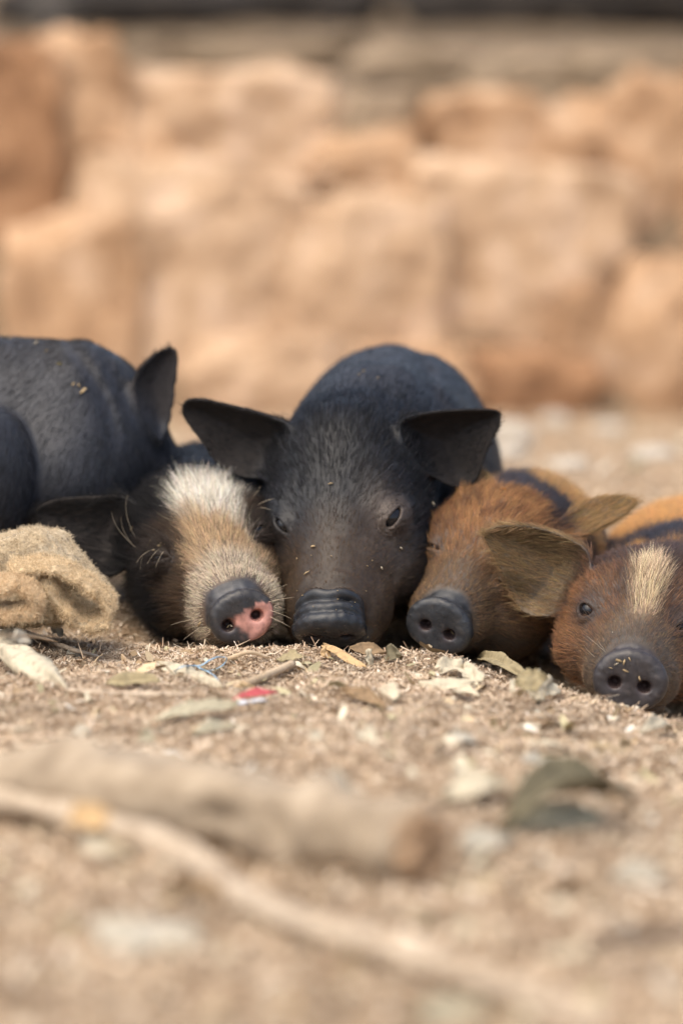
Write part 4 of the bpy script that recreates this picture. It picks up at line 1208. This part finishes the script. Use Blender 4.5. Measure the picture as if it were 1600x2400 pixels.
LEAVES = [
    # name, label, category, a, b, half, material, kwargs
    ('dry_leaf', 'torn cream leaf tented on the sawdust left of the straight stick', 'leaf', (370, 1556), (525, 1616), 0.0085, 'cream', dict(lift=(0.006, 0.001), roll=0.5, arch=0.05, cup=-0.5, rag=0.5, seed=3)),
    ('dry_leaf', 'large pale leaf draped at the left edge below the felt scraps', 'leaf', (-15, 1508), (160, 1622), 0.0115, 'cream', dict(lift=(0.016, 0.001), roll=0.7, arch=0.06, cup=-0.4, rag=0.3, seed=5)),
    ('dry_leaf', 'pale leaf corner standing at the left edge above the large pale leaf', 'leaf', (-20, 1520), (50, 1490), 0.008, 'cream', dict(lift=(0.012, 0.014), roll=0.9, arch=0.1, cup=0.2, rag=0.3, seed=6)),
    ('dry_leaf', 'long grey green leaf lying in front of the red plastic scrap', 'leaf', (352, 1690), (560, 1652), 0.0075, 'sage', dict(lift=(0.004, 0.009), roll=0.35, arch=0.03, cup=0.35, rag=0.06, seed=7)),
    ('dry_leaf', 'short grey green leaf flap under the long grey green leaf', 'leaf', (455, 1722), (560, 1700), 0.0055, 'sage', dict(lift=(0.003, 0.002), roll=0.3, arch=0.05, cup=0.3, rag=0.1, seed=8)),
    ('dry_leaf', 'crumpled olive leaf behind the long pale twig', 'leaf', (250, 1604), (378, 1594), 0.0065, 'olive', dict(lift=(0.002, 0.007), roll=0.5, arch=0.08, cup=0.4, rag=0.25, seed=9)),
    ('dry_leaf', 'broad cream leaf piece, lowest of the pile before the ginger piglet', 'leaf', (980, 1602), (1112, 1600), 0.0075, 'cream', dict(lift=(0.003, 0.006), roll=0.5, arch=0.05, cup=-0.5, rag=0.25, seed=10)),
    ('dry_leaf', 'square cream leaf piece, topmost of the pile before the ginger piglet', 'leaf', (1028, 1566), (1085, 1556), 0.006, 'cream', dict(lift=(0.006, 0.008), roll=0.7, arch=0.03, cup=0.2, prof='frag', rag=0.3, seed=11)),
    ('dry_leaf', 'narrow cream leaf piece at the right of the pile before the ginger piglet', 'leaf', (1082, 1560), (1128, 1602), 0.005, 'cream', dict(lift=(0.008, 0.003), roll=0.5, arch=0.03, cup=0.3, prof='frag', rag=0.35, seed=12)),
    ('dry_leaf', 'small curled cream leaf tip at the foot of the pile before the ginger piglet', 'leaf', (1060, 1622), (1125, 1634), 0.0045, 'cream', dict(lift=(0.002, 0.003), roll=0.4, arch=0.15, cup=0.3, rag=0.3, seed=13)),
    ('dry_leaf', 'long olive leaf strip in the hollow between ginger and right piglets', 'leaf', (1118, 1545), (1245, 1592), 0.0055, 'olive', dict(lift=(0.006, 0.008), roll=0.6, arch=0.04, cup=0.3, rag=0.2, seed=14)),
    ('dry_leaf', 'pale leaf shard standing upright beside the cheek of the right piglet', 'leaf', (1240, 1612), (1266, 1612), 0.0095, 'cream', dict(lift=(0.012, 0.014), roll=1.25, arch=0.1, cup=0.25, rag=0.4, prof='frag', seed=15)),
    ('dry_leaf', 'second pale shard leaning right of the upright leaf shard', 'leaf', (1262, 1618), (1296, 1610), 0.0065, 'cream', dict(lift=(0.009, 0.007), roll=1.1, arch=0.1, cup=0.35, rag=0.4, prof='frag', seed=16)),
    ('dry_leaf', 'olive leaf lodged under the ear of the right piglet', 'leaf', (1205, 1600), (1285, 1590), 0.008, 'olive', dict(lift=(0.020, 0.024), roll=0.9, arch=0.05, cup=0.2, rag=0.25, seed=17)),
    ('dry_leaf', 'round buff seed scale lying flat in front of the right piglet', 'leaf', (1382, 1752), (1478, 1758), 0.010, 'tan', dict(lift=(0.003, 0.003), roll=0.5, arch=0.05, cup=-0.4, prof='disc', rag=0.05, seed=18)),
    ('dry_leaf', 'folded brown leaf on the sawdust below the middle piglet', 'leaf', (800, 1622), (905, 1654), 0.0055, 'brown', dict(lift=(0.007, 0.002), roll=0.45, arch=0.05, cup=0.6, rag=0.2, seed=19)),
    ('dry_leaf', 'brown leaf under the nose of the middle piglet', 'leaf', (818, 1520), (905, 1530), 0.0055, 'brown', dict(lift=(0.008, 0.003), roll=0.6, arch=0.06, cup=0.3, rag=0.25, seed=20)),
    ('wood_chip', 'long ochre wood chip slanting below the nose of the middle piglet', 'wood chip', (758, 1512), (850, 1566), 0.0030, 'ochre', dict(lift=(0.007, 0.002), roll=0.4, arch=0.02, cup=0.1, prof='frag', rag=0.2, seed=21)),
    ('wood_chip', 'short ochre wood chip standing left of the long ochre chip', 'wood chip', (752, 1520), (775, 1535), 0.0035, 'ochre', dict(lift=(0.008, 0.004), roll=0.9, arch=0.02, cup=0.1, prof='frag', rag=0.3, seed=22)),
    ('wood_chip', 'pale upright wood chip right of the nose of the middle piglet', 'wood chip', (858, 1542), (872, 1541), 0.0058, 'cream', dict(lift=(0.006, 0.006), roll=1.35, arch=0.0, cup=0.1, prof='frag', rag=0.15, seed=23)),
    ('dry_leaf', 'dark curled leaf scrap between the middle and ginger piglets', 'leaf', (905, 1530), (940, 1535), 0.006, 'dark', dict(lift=(0.006, 0.006), roll=1.1, arch=0.1, cup=0.3, rag=0.3, seed=24)),
    ('dry_leaf', 'pale olive leaf crumb between the white blaze and middle piglets', 'leaf', (648, 1545), (715, 1540), 0.006, 'olive', dict(lift=(0.003, 0.005), roll=0.6, arch=0.08, cup=0.2, rag=0.4, seed=25)),
    ('dry_leaf', 'small pale leaf piece lying left of the cream leaf pile', 'leaf', (895, 1612), (930, 1640), 0.005, 'cream', dict(lift=(0.003, 0.002), roll=0.4, arch=0.1, cup=0.2, rag=0.4, prof='frag', seed=26)),
    ('leaf_scrap', 'small white leaf scrap lying at the left in open sawdust', 'leaf', (172, 1718), (208, 1718), 0.0045, 'white', dict(roll=0.6, arch=0.1, rag=0.3, prof='frag', seed=27)),
    ('leaf_scrap', 'thin pale blade standing left of the long grey green leaf', 'leaf', (338, 1722), (360, 1735), 0.006, 'sage', dict(lift=(0.006, 0.005), roll=1.2, arch=0.1, rag=0.2, seed=28)),
    ('leaf_scrap', 'white leaf scrap on the slope below the folded brown leaf', 'leaf', (722, 1738), (762, 1722), 0.0045, 'cream', dict(roll=0.6, arch=0.1, rag=0.3, seed=29)),
    ('leaf_scrap', 'pointed cream leaf scrap on the slope right of centre', 'leaf', (852, 1718), (888, 1752), 0.005, 'cream', dict(roll=0.6, arch=0.1, rag=0.2, seed=30)),
    ('leaf_scrap', 'whitish leaf scrap on the mound left of the round seed scale', 'leaf', (1040, 1742), (1118, 1736), 0.006, 'white', dict(roll=0.4, arch=0.1, rag=0.3, seed=31)),
    ('leaf_scrap', 'slender cream leaf scrap above the wide bleached one on the mound', 'leaf', (1230, 1742), (1330, 1752), 0.0035, 'cream', dict(roll=0.3, arch=0.05, rag=0.2, seed=32)),
    ('leaf_scrap', 'wide bleached leaf scrap lowest on the mound', 'leaf', (1222, 1788), (1305, 1780), 0.007, 'white', dict(roll=0.3, arch=0.05, rag=0.3, seed=33)),
    ('leaf_scrap', 'cream leaf scrap at the right edge of the mound', 'leaf', (1500, 1720), (1560, 1715), 0.006, 'cream', dict(roll=0.5, arch=0.12, rag=0.3, seed=34)),
    ('leaf_scrap', 'blurred white chip behind the cut log', 'leaf', (752, 1848), (830, 1842), 0.010, 'white', dict(lift=(0.006, 0.006), roll=0.6, arch=0.1, rag=0.2, seed=35)),
    ('leaf_scrap', 'blurred pale leaf behind the dark olive leaf', 'leaf', (1040, 1868), (1185, 1852), 0.012, 'cream', dict(lift=(0.006, 0.006), roll=0.5, arch=0.1, rag=0.2, seed=36)),
    ('dry_leaf', 'large dark olive leaf curled up right of the cut log', 'leaf', (1175, 1950), (1485, 1878), 0.017, 'dark', dict(lift=(0.006, 0.016), roll=0.25, arch=0.16, cup=1.0, rag=0.15, seed=37)),
    ('dry_leaf', 'grey green leaf under the large dark olive leaf', 'leaf', (1185, 1965), (1410, 1915), 0.013, 'sage', dict(lift=(0.001, 0.006), roll=0.75, arch=0.06, cup=0.3, rag=0.1, seed=38)),
    ('leaf_scrap', 'blurred pale leaf touching the end of the cut log', 'leaf', (1075, 1990), (1195, 1970), 0.009, 'white', dict(lift=(0.004, 0.004), roll=0.5, arch=0.1, rag=0.2, seed=39)),
    ('dry_leaf', 'big blurred cream leaf under the long branch', 'leaf', (215, 2170), (490, 2215), 0.019, 'white', dict(lift=(0.012, 0.004), roll=0.45, arch=0.10, cup=-0.35, rag=0.1, seed=40)),
    ('dry_leaf', 'blurred dark leaf shape for the shadow by the long branch', 'leaf', (385, 2085), (570, 2135), 0.012, 'brown', dict(lift=(0.003, 0.003), roll=0.2, arch=0.06, cup=0.3, rag=0.1, seed=41)),  # brown sheet added for the dark shadow by the branch
    ('wood_chip', 'blurred ochre chip resting on the long branch at the left', 'wood chip', (165, 1915), (255, 1930), 0.009, 'ochre', dict(lift=(0.018, 0.016), roll=0.6, arch=0.05, prof='frag', rag=0.15, seed=42)),
    ('wood_chip', 'blurred pale ochre chip just below the long branch at the left', 'wood chip', (205, 2000), (305, 1990), 0.009, 'cream', dict(lift=(0.004, 0.004), roll=0.5, arch=0.05, prof='frag', rag=0.15, seed=43)),
    ('leaf_scrap', 'blurred pale leaf at the right edge beside the dark twig', 'leaf', (1430, 2058), (1570, 2052), 0.009, 'white', dict(roll=0.4, arch=0.05, rag=0.15, seed=44)),
    ('leaf_scrap', 'blurred sage leaf near the bottom edge, right of centre', 'leaf', (965, 2395), (1150, 2380), 0.012, 'sage', dict(roll=0.35, arch=0.06, rag=0.15, seed=45)),
    ('leaf_scrap', 'small blurred white leaf in open ground under the cut log', 'leaf', (1060, 2190), (1130, 2180), 0.007, 'cream', dict(roll=0.4, arch=0.06, rag=0.15, seed=46)),
    ('leaf_scrap', 'pale leaf tucked into the felt scraps at the left', 'leaf', (32, 1500), (64, 1495), 0.006, 'white', dict(lift=(0.038, 0.036), roll=0.9, arch=0.05, rag=0.1, seed=47)),
    ('leaf_scrap', 'white leaf scrap beside the thin twig at the left', 'leaf', (38, 1480), (70, 1505), 0.0045, 'white', dict(lift=(0.006, 0.004), roll=0.7, arch=0.08, rag=0.15, seed=48)),
    ('leaf_scrap', 'white leaf scrap lying under the thin twig at the left', 'leaf', (158, 1532), (190, 1530), 0.004, 'white', dict(lift=(0.002, 0.003), roll=0.6, arch=0.08, rag=0.3, seed=49)),
    ('leaf_scrap', 'white forked leaf scrap in front of the folded felt', 'leaf', (118, 1476), (148, 1490), 0.004, 'white', dict(lift=(0.011, 0.004), roll=0.7, arch=0.08, rag=0.6, seed=50)),
]
for nm, lab, cat, a, b, half, m, kw in LEAVES:
    o, _b0 = sheet(nm, a, b, half, ML[m], **kw)
    tag(o, lab, cat)

def Gl(x, y, l):
    return G(x, y, l)
o, _ = tube('stick', [Gl(555, 1612, 0.003), Gl(620, 1585, 0.0045), Gl(685, 1556, 0.006)], [0.0030, 0.0029, 0.0026], M_STICK, seed=3)
tag(o, 'straight tan stick on the sawdust below the pink nose', 'stick')
o, _ = tube('twig', [Gl(155, 1618, 0.002), Gl(230, 1624, 0.003), Gl(330, 1628, 0.003), Gl(455, 1626, 0.002)], [0.0016, 0.0020, 0.0019, 0.0012], M_TWIG, seed=4)
tag(o, 'long pale twig lying flat behind the long grey green leaf', 'twig')
o, _ = tube('twig', [Gl(528, 1548, 0.001), Gl(548, 1540, 0.0045), Gl(585, 1536, 0.006), Gl(628, 1540, 0.003)], [0.0014, 0.0016, 0.0015, 0.0011], M_STICK, seed=5)
tag(o, 'small arched twig just under the pink nose', 'twig')
o, _ = tube('twig', [Gl(36, 1470, 0.006), Gl(110, 1500, 0.006), Gl(170, 1522, 0.005), Gl(236, 1540, 0.002)], [0.0013, 0.0016, 0.0017, 0.0009], M_TWIG, seed=6)
tag(o, 'thin pale twig in front of the folded felt at the left', 'twig')
o, _ = tube('twig', [Gl(5, 1330 + 160, 0.058), Gl(70, 1490, 0.040), Gl(118, 1500, 0.020), Gl(140, 1505, 0.006)], [0.0008, 0.0008, 0.0007, 0.0004], M_STICK, seed=7)
tag(o, 'hair thin stalk hanging down over the felt scraps', 'stalk')
o, _ = tube('branch', [Gl(-60, 1875, 0.012), Gl(110, 1893, 0.013), Gl(260, 1938, 0.012), Gl(440, 2008, 0.011), Gl(610, 2122, 0.010), Gl(800, 2195, 0.008), Gl(1090, 2288, 0.007), Gl(1400, 2410, 0.006)], [0.0105, 0.0095, 0.0075, 0.0090, 0.0060, 0.0062, 0.0045, 0.0045], M_TWIG, seg=16, seed=8, rough=0.7)
tag(o, 'long bleached branch running blurred across the foreground', 'branch')
o, _ = tube('twig', [Gl(1380, 2215, 0.003), Gl(1480, 2200, 0.004), Gl(1640, 2185, 0.004)], [0.0022, 0.0034, 0.0030], mat_noise('dark twig', (0.07, 0.05, 0.035), (0.17, 0.12, 0.085), 60), seed=9)
tag(o, 'dark twig at the lower right edge', 'twig')
# cut log
E0, E1, E2, E3 = Gl(985, 1990, 0.0225), Gl(760, 1940, 0.0225), Gl(430, 1875, 0.0215), Gl(-120, 1815, 0.018)
lo_, lb = tube('log', [E0, E1, E2, E3], [0.0200, 0.0235, 0.0205, 0.0225, 0.019], M_LOG, seg=28, m=14, seed=10, rough=0.6)
tag(lo_, 'cut grey log with a raw brown end in the foreground', 'log')
ax = unit(E0 - E1)
s_ = unit(np.cross(ax, (0, 0, 1))); w_ = np.cross(s_, ax)
rings, sg = 7, 28
vv = [E0 + ax * 0.002]
for i in range(1, rings + 1):
    for a in np.linspace(0, 2 * math.pi, sg, endpoint=False):
        r = 0.0205 * i / rings
        k = 0.012 * float(fbm(np.array([[math.cos(a) * i * .6, math.sin(a) * i * .6, 2.2]]), 51, 3)[0])
        vv.append(E0 + (s_ * math.cos(a) + w_ * math.sin(a)) * r + ax * ((0.004 + k) if i < rings else -0.002))
ff = [[0, 0, 1 + (j + 1) % sg, 1 + j] for j in range(sg)]
me = bpy.data.meshes.new('cut_face')
me.from_pydata([tuple(np.asarray(x) - lb) for x in vv], [], [(0, 1 + j, 1 + (j + 1) % sg) for j in range(sg)] + [(1 + i * sg + j, 1 + (i + 1) * sg + j, 1 + (i + 1) * sg + (j + 1) % sg, 1 + i * sg + (j + 1) % sg) for i in range(rings - 1) for j in range(sg)])
me.materials.append(M_CUT)
cf = bpy.data.objects.new('cut_face', me); COL.objects.link(cf); cf.parent = lo_
# blue thread
bl = [Gl(408, 1575, 0.002), Gl(414, 1570, 0.006), Gl(430, 1562, 0.009), Gl(448, 1560, 0.007), Gl(470, 1560, 0.006), Gl(490, 1548, 0.009), Gl(508, 1540, 0.010), Gl(518, 1540, 0.008), Gl(531, 1542, 0.008), Gl(528, 1552, 0.004), Gl(518, 1562, 0.002), Gl(500, 1570, 0.002), Gl(480, 1572, 0.002), Gl(462, 1562, 0.003), Gl(478, 1570, 0.003), Gl(498, 1580, 0.003), Gl(508, 1590, 0.003), Gl(512, 1602, 0.002)]
o, _ = tube('plastic_thread', bl, [0.0006, 0.0010, 0.0008, 0.0005, 0.0009, 0.0006, 0.0007], M_BLUE, seg=6, m=5, rough=0.3, seed=11, flat=0.5)
tag(o, 'tangled pale blue plastic thread under the pink nose', 'thread')
o, b0 = sheet('plastic_scrap', (545, 1640), (652, 1622), 0.0036, ML['red'], lift=(0.003, 0.005), roll=0.45, arch=0.04, cup=0.2, rag=0.2, seed=60)
tag(o, 'torn scrap of red and white plastic on the sawdust', 'plastic scrap')
sheet('white_edge', (548, 1652), (625, 1640), 0.0022, ML['pwhite'], lift=(0.003, 0.0035), roll=0.4, arch=0.03, cup=0.1, rag=0.2, seed=61, parent=o, base=b0)

# countless smaller shreds of leaf between the named ones
def shreds(n, x0, x1, y0, y1, l0, l1):
    v, c, k = flakes(n, x0, x1, y0, y1, l0, l1, l0 * 0.35, l1 * 0.38, 0.28, 0.006)
    pal = np.array([[0.60, 0.53, 0.39], [0.40, 0.35, 0.21], [0.70, 0.65, 0.55], [0.33, 0.23, 0.13], [0.20, 0.15, 0.09], [0.52, 0.40, 0.25]])
    c = np.repeat(pal[RNG.choice(6, n, p=[.24, .20, .07, .20, .10, .19])] * RNG.uniform(0.8, 1.1, (n, 1)), 6, 0)
    return v, c, k
flake_obj('leaf_shreds', [shreds(110, -0.26, 0.26, -0.34, -0.07, 0.010, 0.022), shreds(420, -0.27, 0.27, -0.38, 0.0, 0.005, 0.013), shreds(330, -0.27, 0.27, -0.75, -0.38, 0.007, 0.020), shreds(330, -0.26, 0.26, -1.3, -0.75, 0.010, 0.030), shreds(300, -0.6, 0.6, 0.2, 1.9, 0.01, 0.04)], 'small shreds of dry leaf scattered over the sawdust')

# pale stones behind the piglets on the right, by the bank
M_PALE = mat_noise('pale stone', (0.38, 0.33, 0.26), (0.56, 0.50, 0.42), 20, 0.9, 0.2, 0.6, 60, 0.006)
for i, (x, y, rx, ry, yw, lab) in enumerate([
    (1195, 1012, 62, 38, 1.06, 'largest pale stone right of the middle piglet, near the bank'),
    (1300, 985, 40, 22, 1.12, 'small pale stone behind the largest pale stone by the bank'),
    (1185, 1060, 50, 24, 0.90, 'low pale stone in front of the largest pale stone by the bank'),
    (1420, 1000, 46, 18, 1.05, 'flat pale stone at the foot of the bank on the right'),
    (1330, 1085, 55, 16, 0.78, 'flat pale stone behind the ginger piglet'),
    (1530, 1060, 60, 18, 0.85, 'flat pale stone near the right edge behind the piglets'),
]):
    c = G(x, y + ry); k = (c[1] + 3) / FPX; c = c + np.array([0, 0, ry * k * 0.8])
    tag(boulder('pale_stone', c, (rx * k, rx * k * 0.8, ry * k), M_PALE, 300 + i, square=0.2), lab, 'stone', 'pale stones by the bank')
for i, (x, y, r, lab) in enumerate([(8, 1475, 0.010, 'round tan clod at the left edge under the folded felt'), (-4, 1510, 0.011, 'pale clod at the left edge below the round tan clod')]):
    c = G(x, y + 20); c = c + np.array([0, 0, r * 0.6])
    tag(boulder('clod', c, (r * 1.1, r, r * 0.85), STONE[3] if i == 0 else M_PALE, 320 + i, square=0.1), lab, 'clod')

# ------------------------------------------------------------------ felt scraps at the left
def felt(label, kind, px, y0, y1, rad, shear, col, col2, seed, lo, hi):
    pts = np.array([P(x, y, y0) for x, y in px])
    P2 = pts[:, [0, 2]]
    sx, sz = shear
    def sdf(p):
        w = np.clip(p[:, 1] - y0, 0, y1 - y0)
        u = np.stack([p[:, 0] - sx * w, p[:, 2] - sz * w], 1)
        u = u + 0.0034 * np.stack([fbm(p * 48, seed, 2), fbm(p * 48, seed + 1, 2)], 1)
        if kind == 'fold':
            d = np.full(len(p), 1e9)
            for a, b in zip(P2[:-1], P2[1:]):
                e = b - a
                t = np.clip((u - a) @ e / (e @ e), 0, 1)
                d = np.minimum(d, np.linalg.norm(u - a - t[:, None] * e, axis=1))
            d = d - rad
        else:
            d = polysd(u, chaikin(P2, 2))
        dy = np.maximum(y0 - p[:, 1], p[:, 1] - y1)
        d = smax(d, dy, 0.012 if kind == 'pad' else 0.004)
        return (d + 0.0024 * fbm(p * 150, seed + 2, 3)) * 0.85
    v, f, n = polymesh(sdf, lo, hi, 0.0014)
    base = np.array([v[:, 0].mean(), v[:, 1].mean(), v[:, 2].min()])
    c = mixc(full(len(v), col), sstep(-0.15, 0.35, fbm(v * 90, seed + 4, 4)), col2)
    sp = sstep(0.42, 0.55, vnoise(v * 260, seed + 6))
    c = mixc(c, 0.5 * sp, (0.14, 0.12, 0.09))
    o = mesh_obj('felt_scrap', v, f, M_FELT, base, None, c)
    tag(o, label, 'felt scrap', 'felt scraps at the left')
    N = 16000
    fi = RNG.integers(0, len(f), N)
    p = v[f[fi]].mean(1) + RNG.normal(0, 0.0005, (N, 3)); nn = n[f[fi, 0]]
    d = unit(nn * 0.5 + RNG.normal(0, 0.6, (N, 3)))
    L = RNG.uniform(0.0012, 0.0042, (N, 1))
    e = unit(d + RNG.normal(0, 0.6, (N, 3)))
    pts = np.stack([p, p + d * L * .5, p + d * L * .5 + e * L * .5], 1)
    hc = mixc(full(N, col), RNG.random(N), np.minimum(np.array(col2) * 1.25, .9))
    fur_obj('fuzz', pts, hc, 0.00012, 0.00005, M_FUR, base, o)
felt('grey tan felt scrap lying behind, largest of the scraps at the left edge', 'pad', [(-80, 1290), (0, 1262), (60, 1250), (110, 1250), (152, 1276), (205, 1338), (256, 1402), (262, 1445), (180, 1470), (60, 1470), (-80, 1470)], -0.035, 0.02, 0, (0.0, -0.05), (0.44, 0.345, 0.225), (0.58, 0.48, 0.34), 401, (-0.27, -0.05, -0.03), (-0.14, 0.045, 0.10))
felt('yellowish felt scrap folded over in a curl, nearest the blaze piglet', 'fold', [(40, 1352), (125, 1345), (190, 1375), (240, 1412), (258, 1442), (244, 1470), (212, 1480), (170, 1462), (135, 1420), (105, 1385)], -0.075, -0.045, 0.0028, (-0.05, 0.22), (0.50, 0.37, 0.22), (0.62, 0.49, 0.32), 421, (-0.26, -0.09, -0.03), (-0.13, -0.02, 0.09))
felt('small tan felt roll at the left edge in front of the other scraps', 'fold', [(-40, 1392), (30, 1382), (70, 1395), (88, 1418), (80, 1444), (40, 1452), (-40, 1450)], -0.092, -0.068, 0.0030, (0.0, 0.2), (0.52, 0.37, 0.22), (0.62, 0.48, 0.31), 441, (-0.27, -0.105, -0.03), (-0.18, -0.05, 0.08))
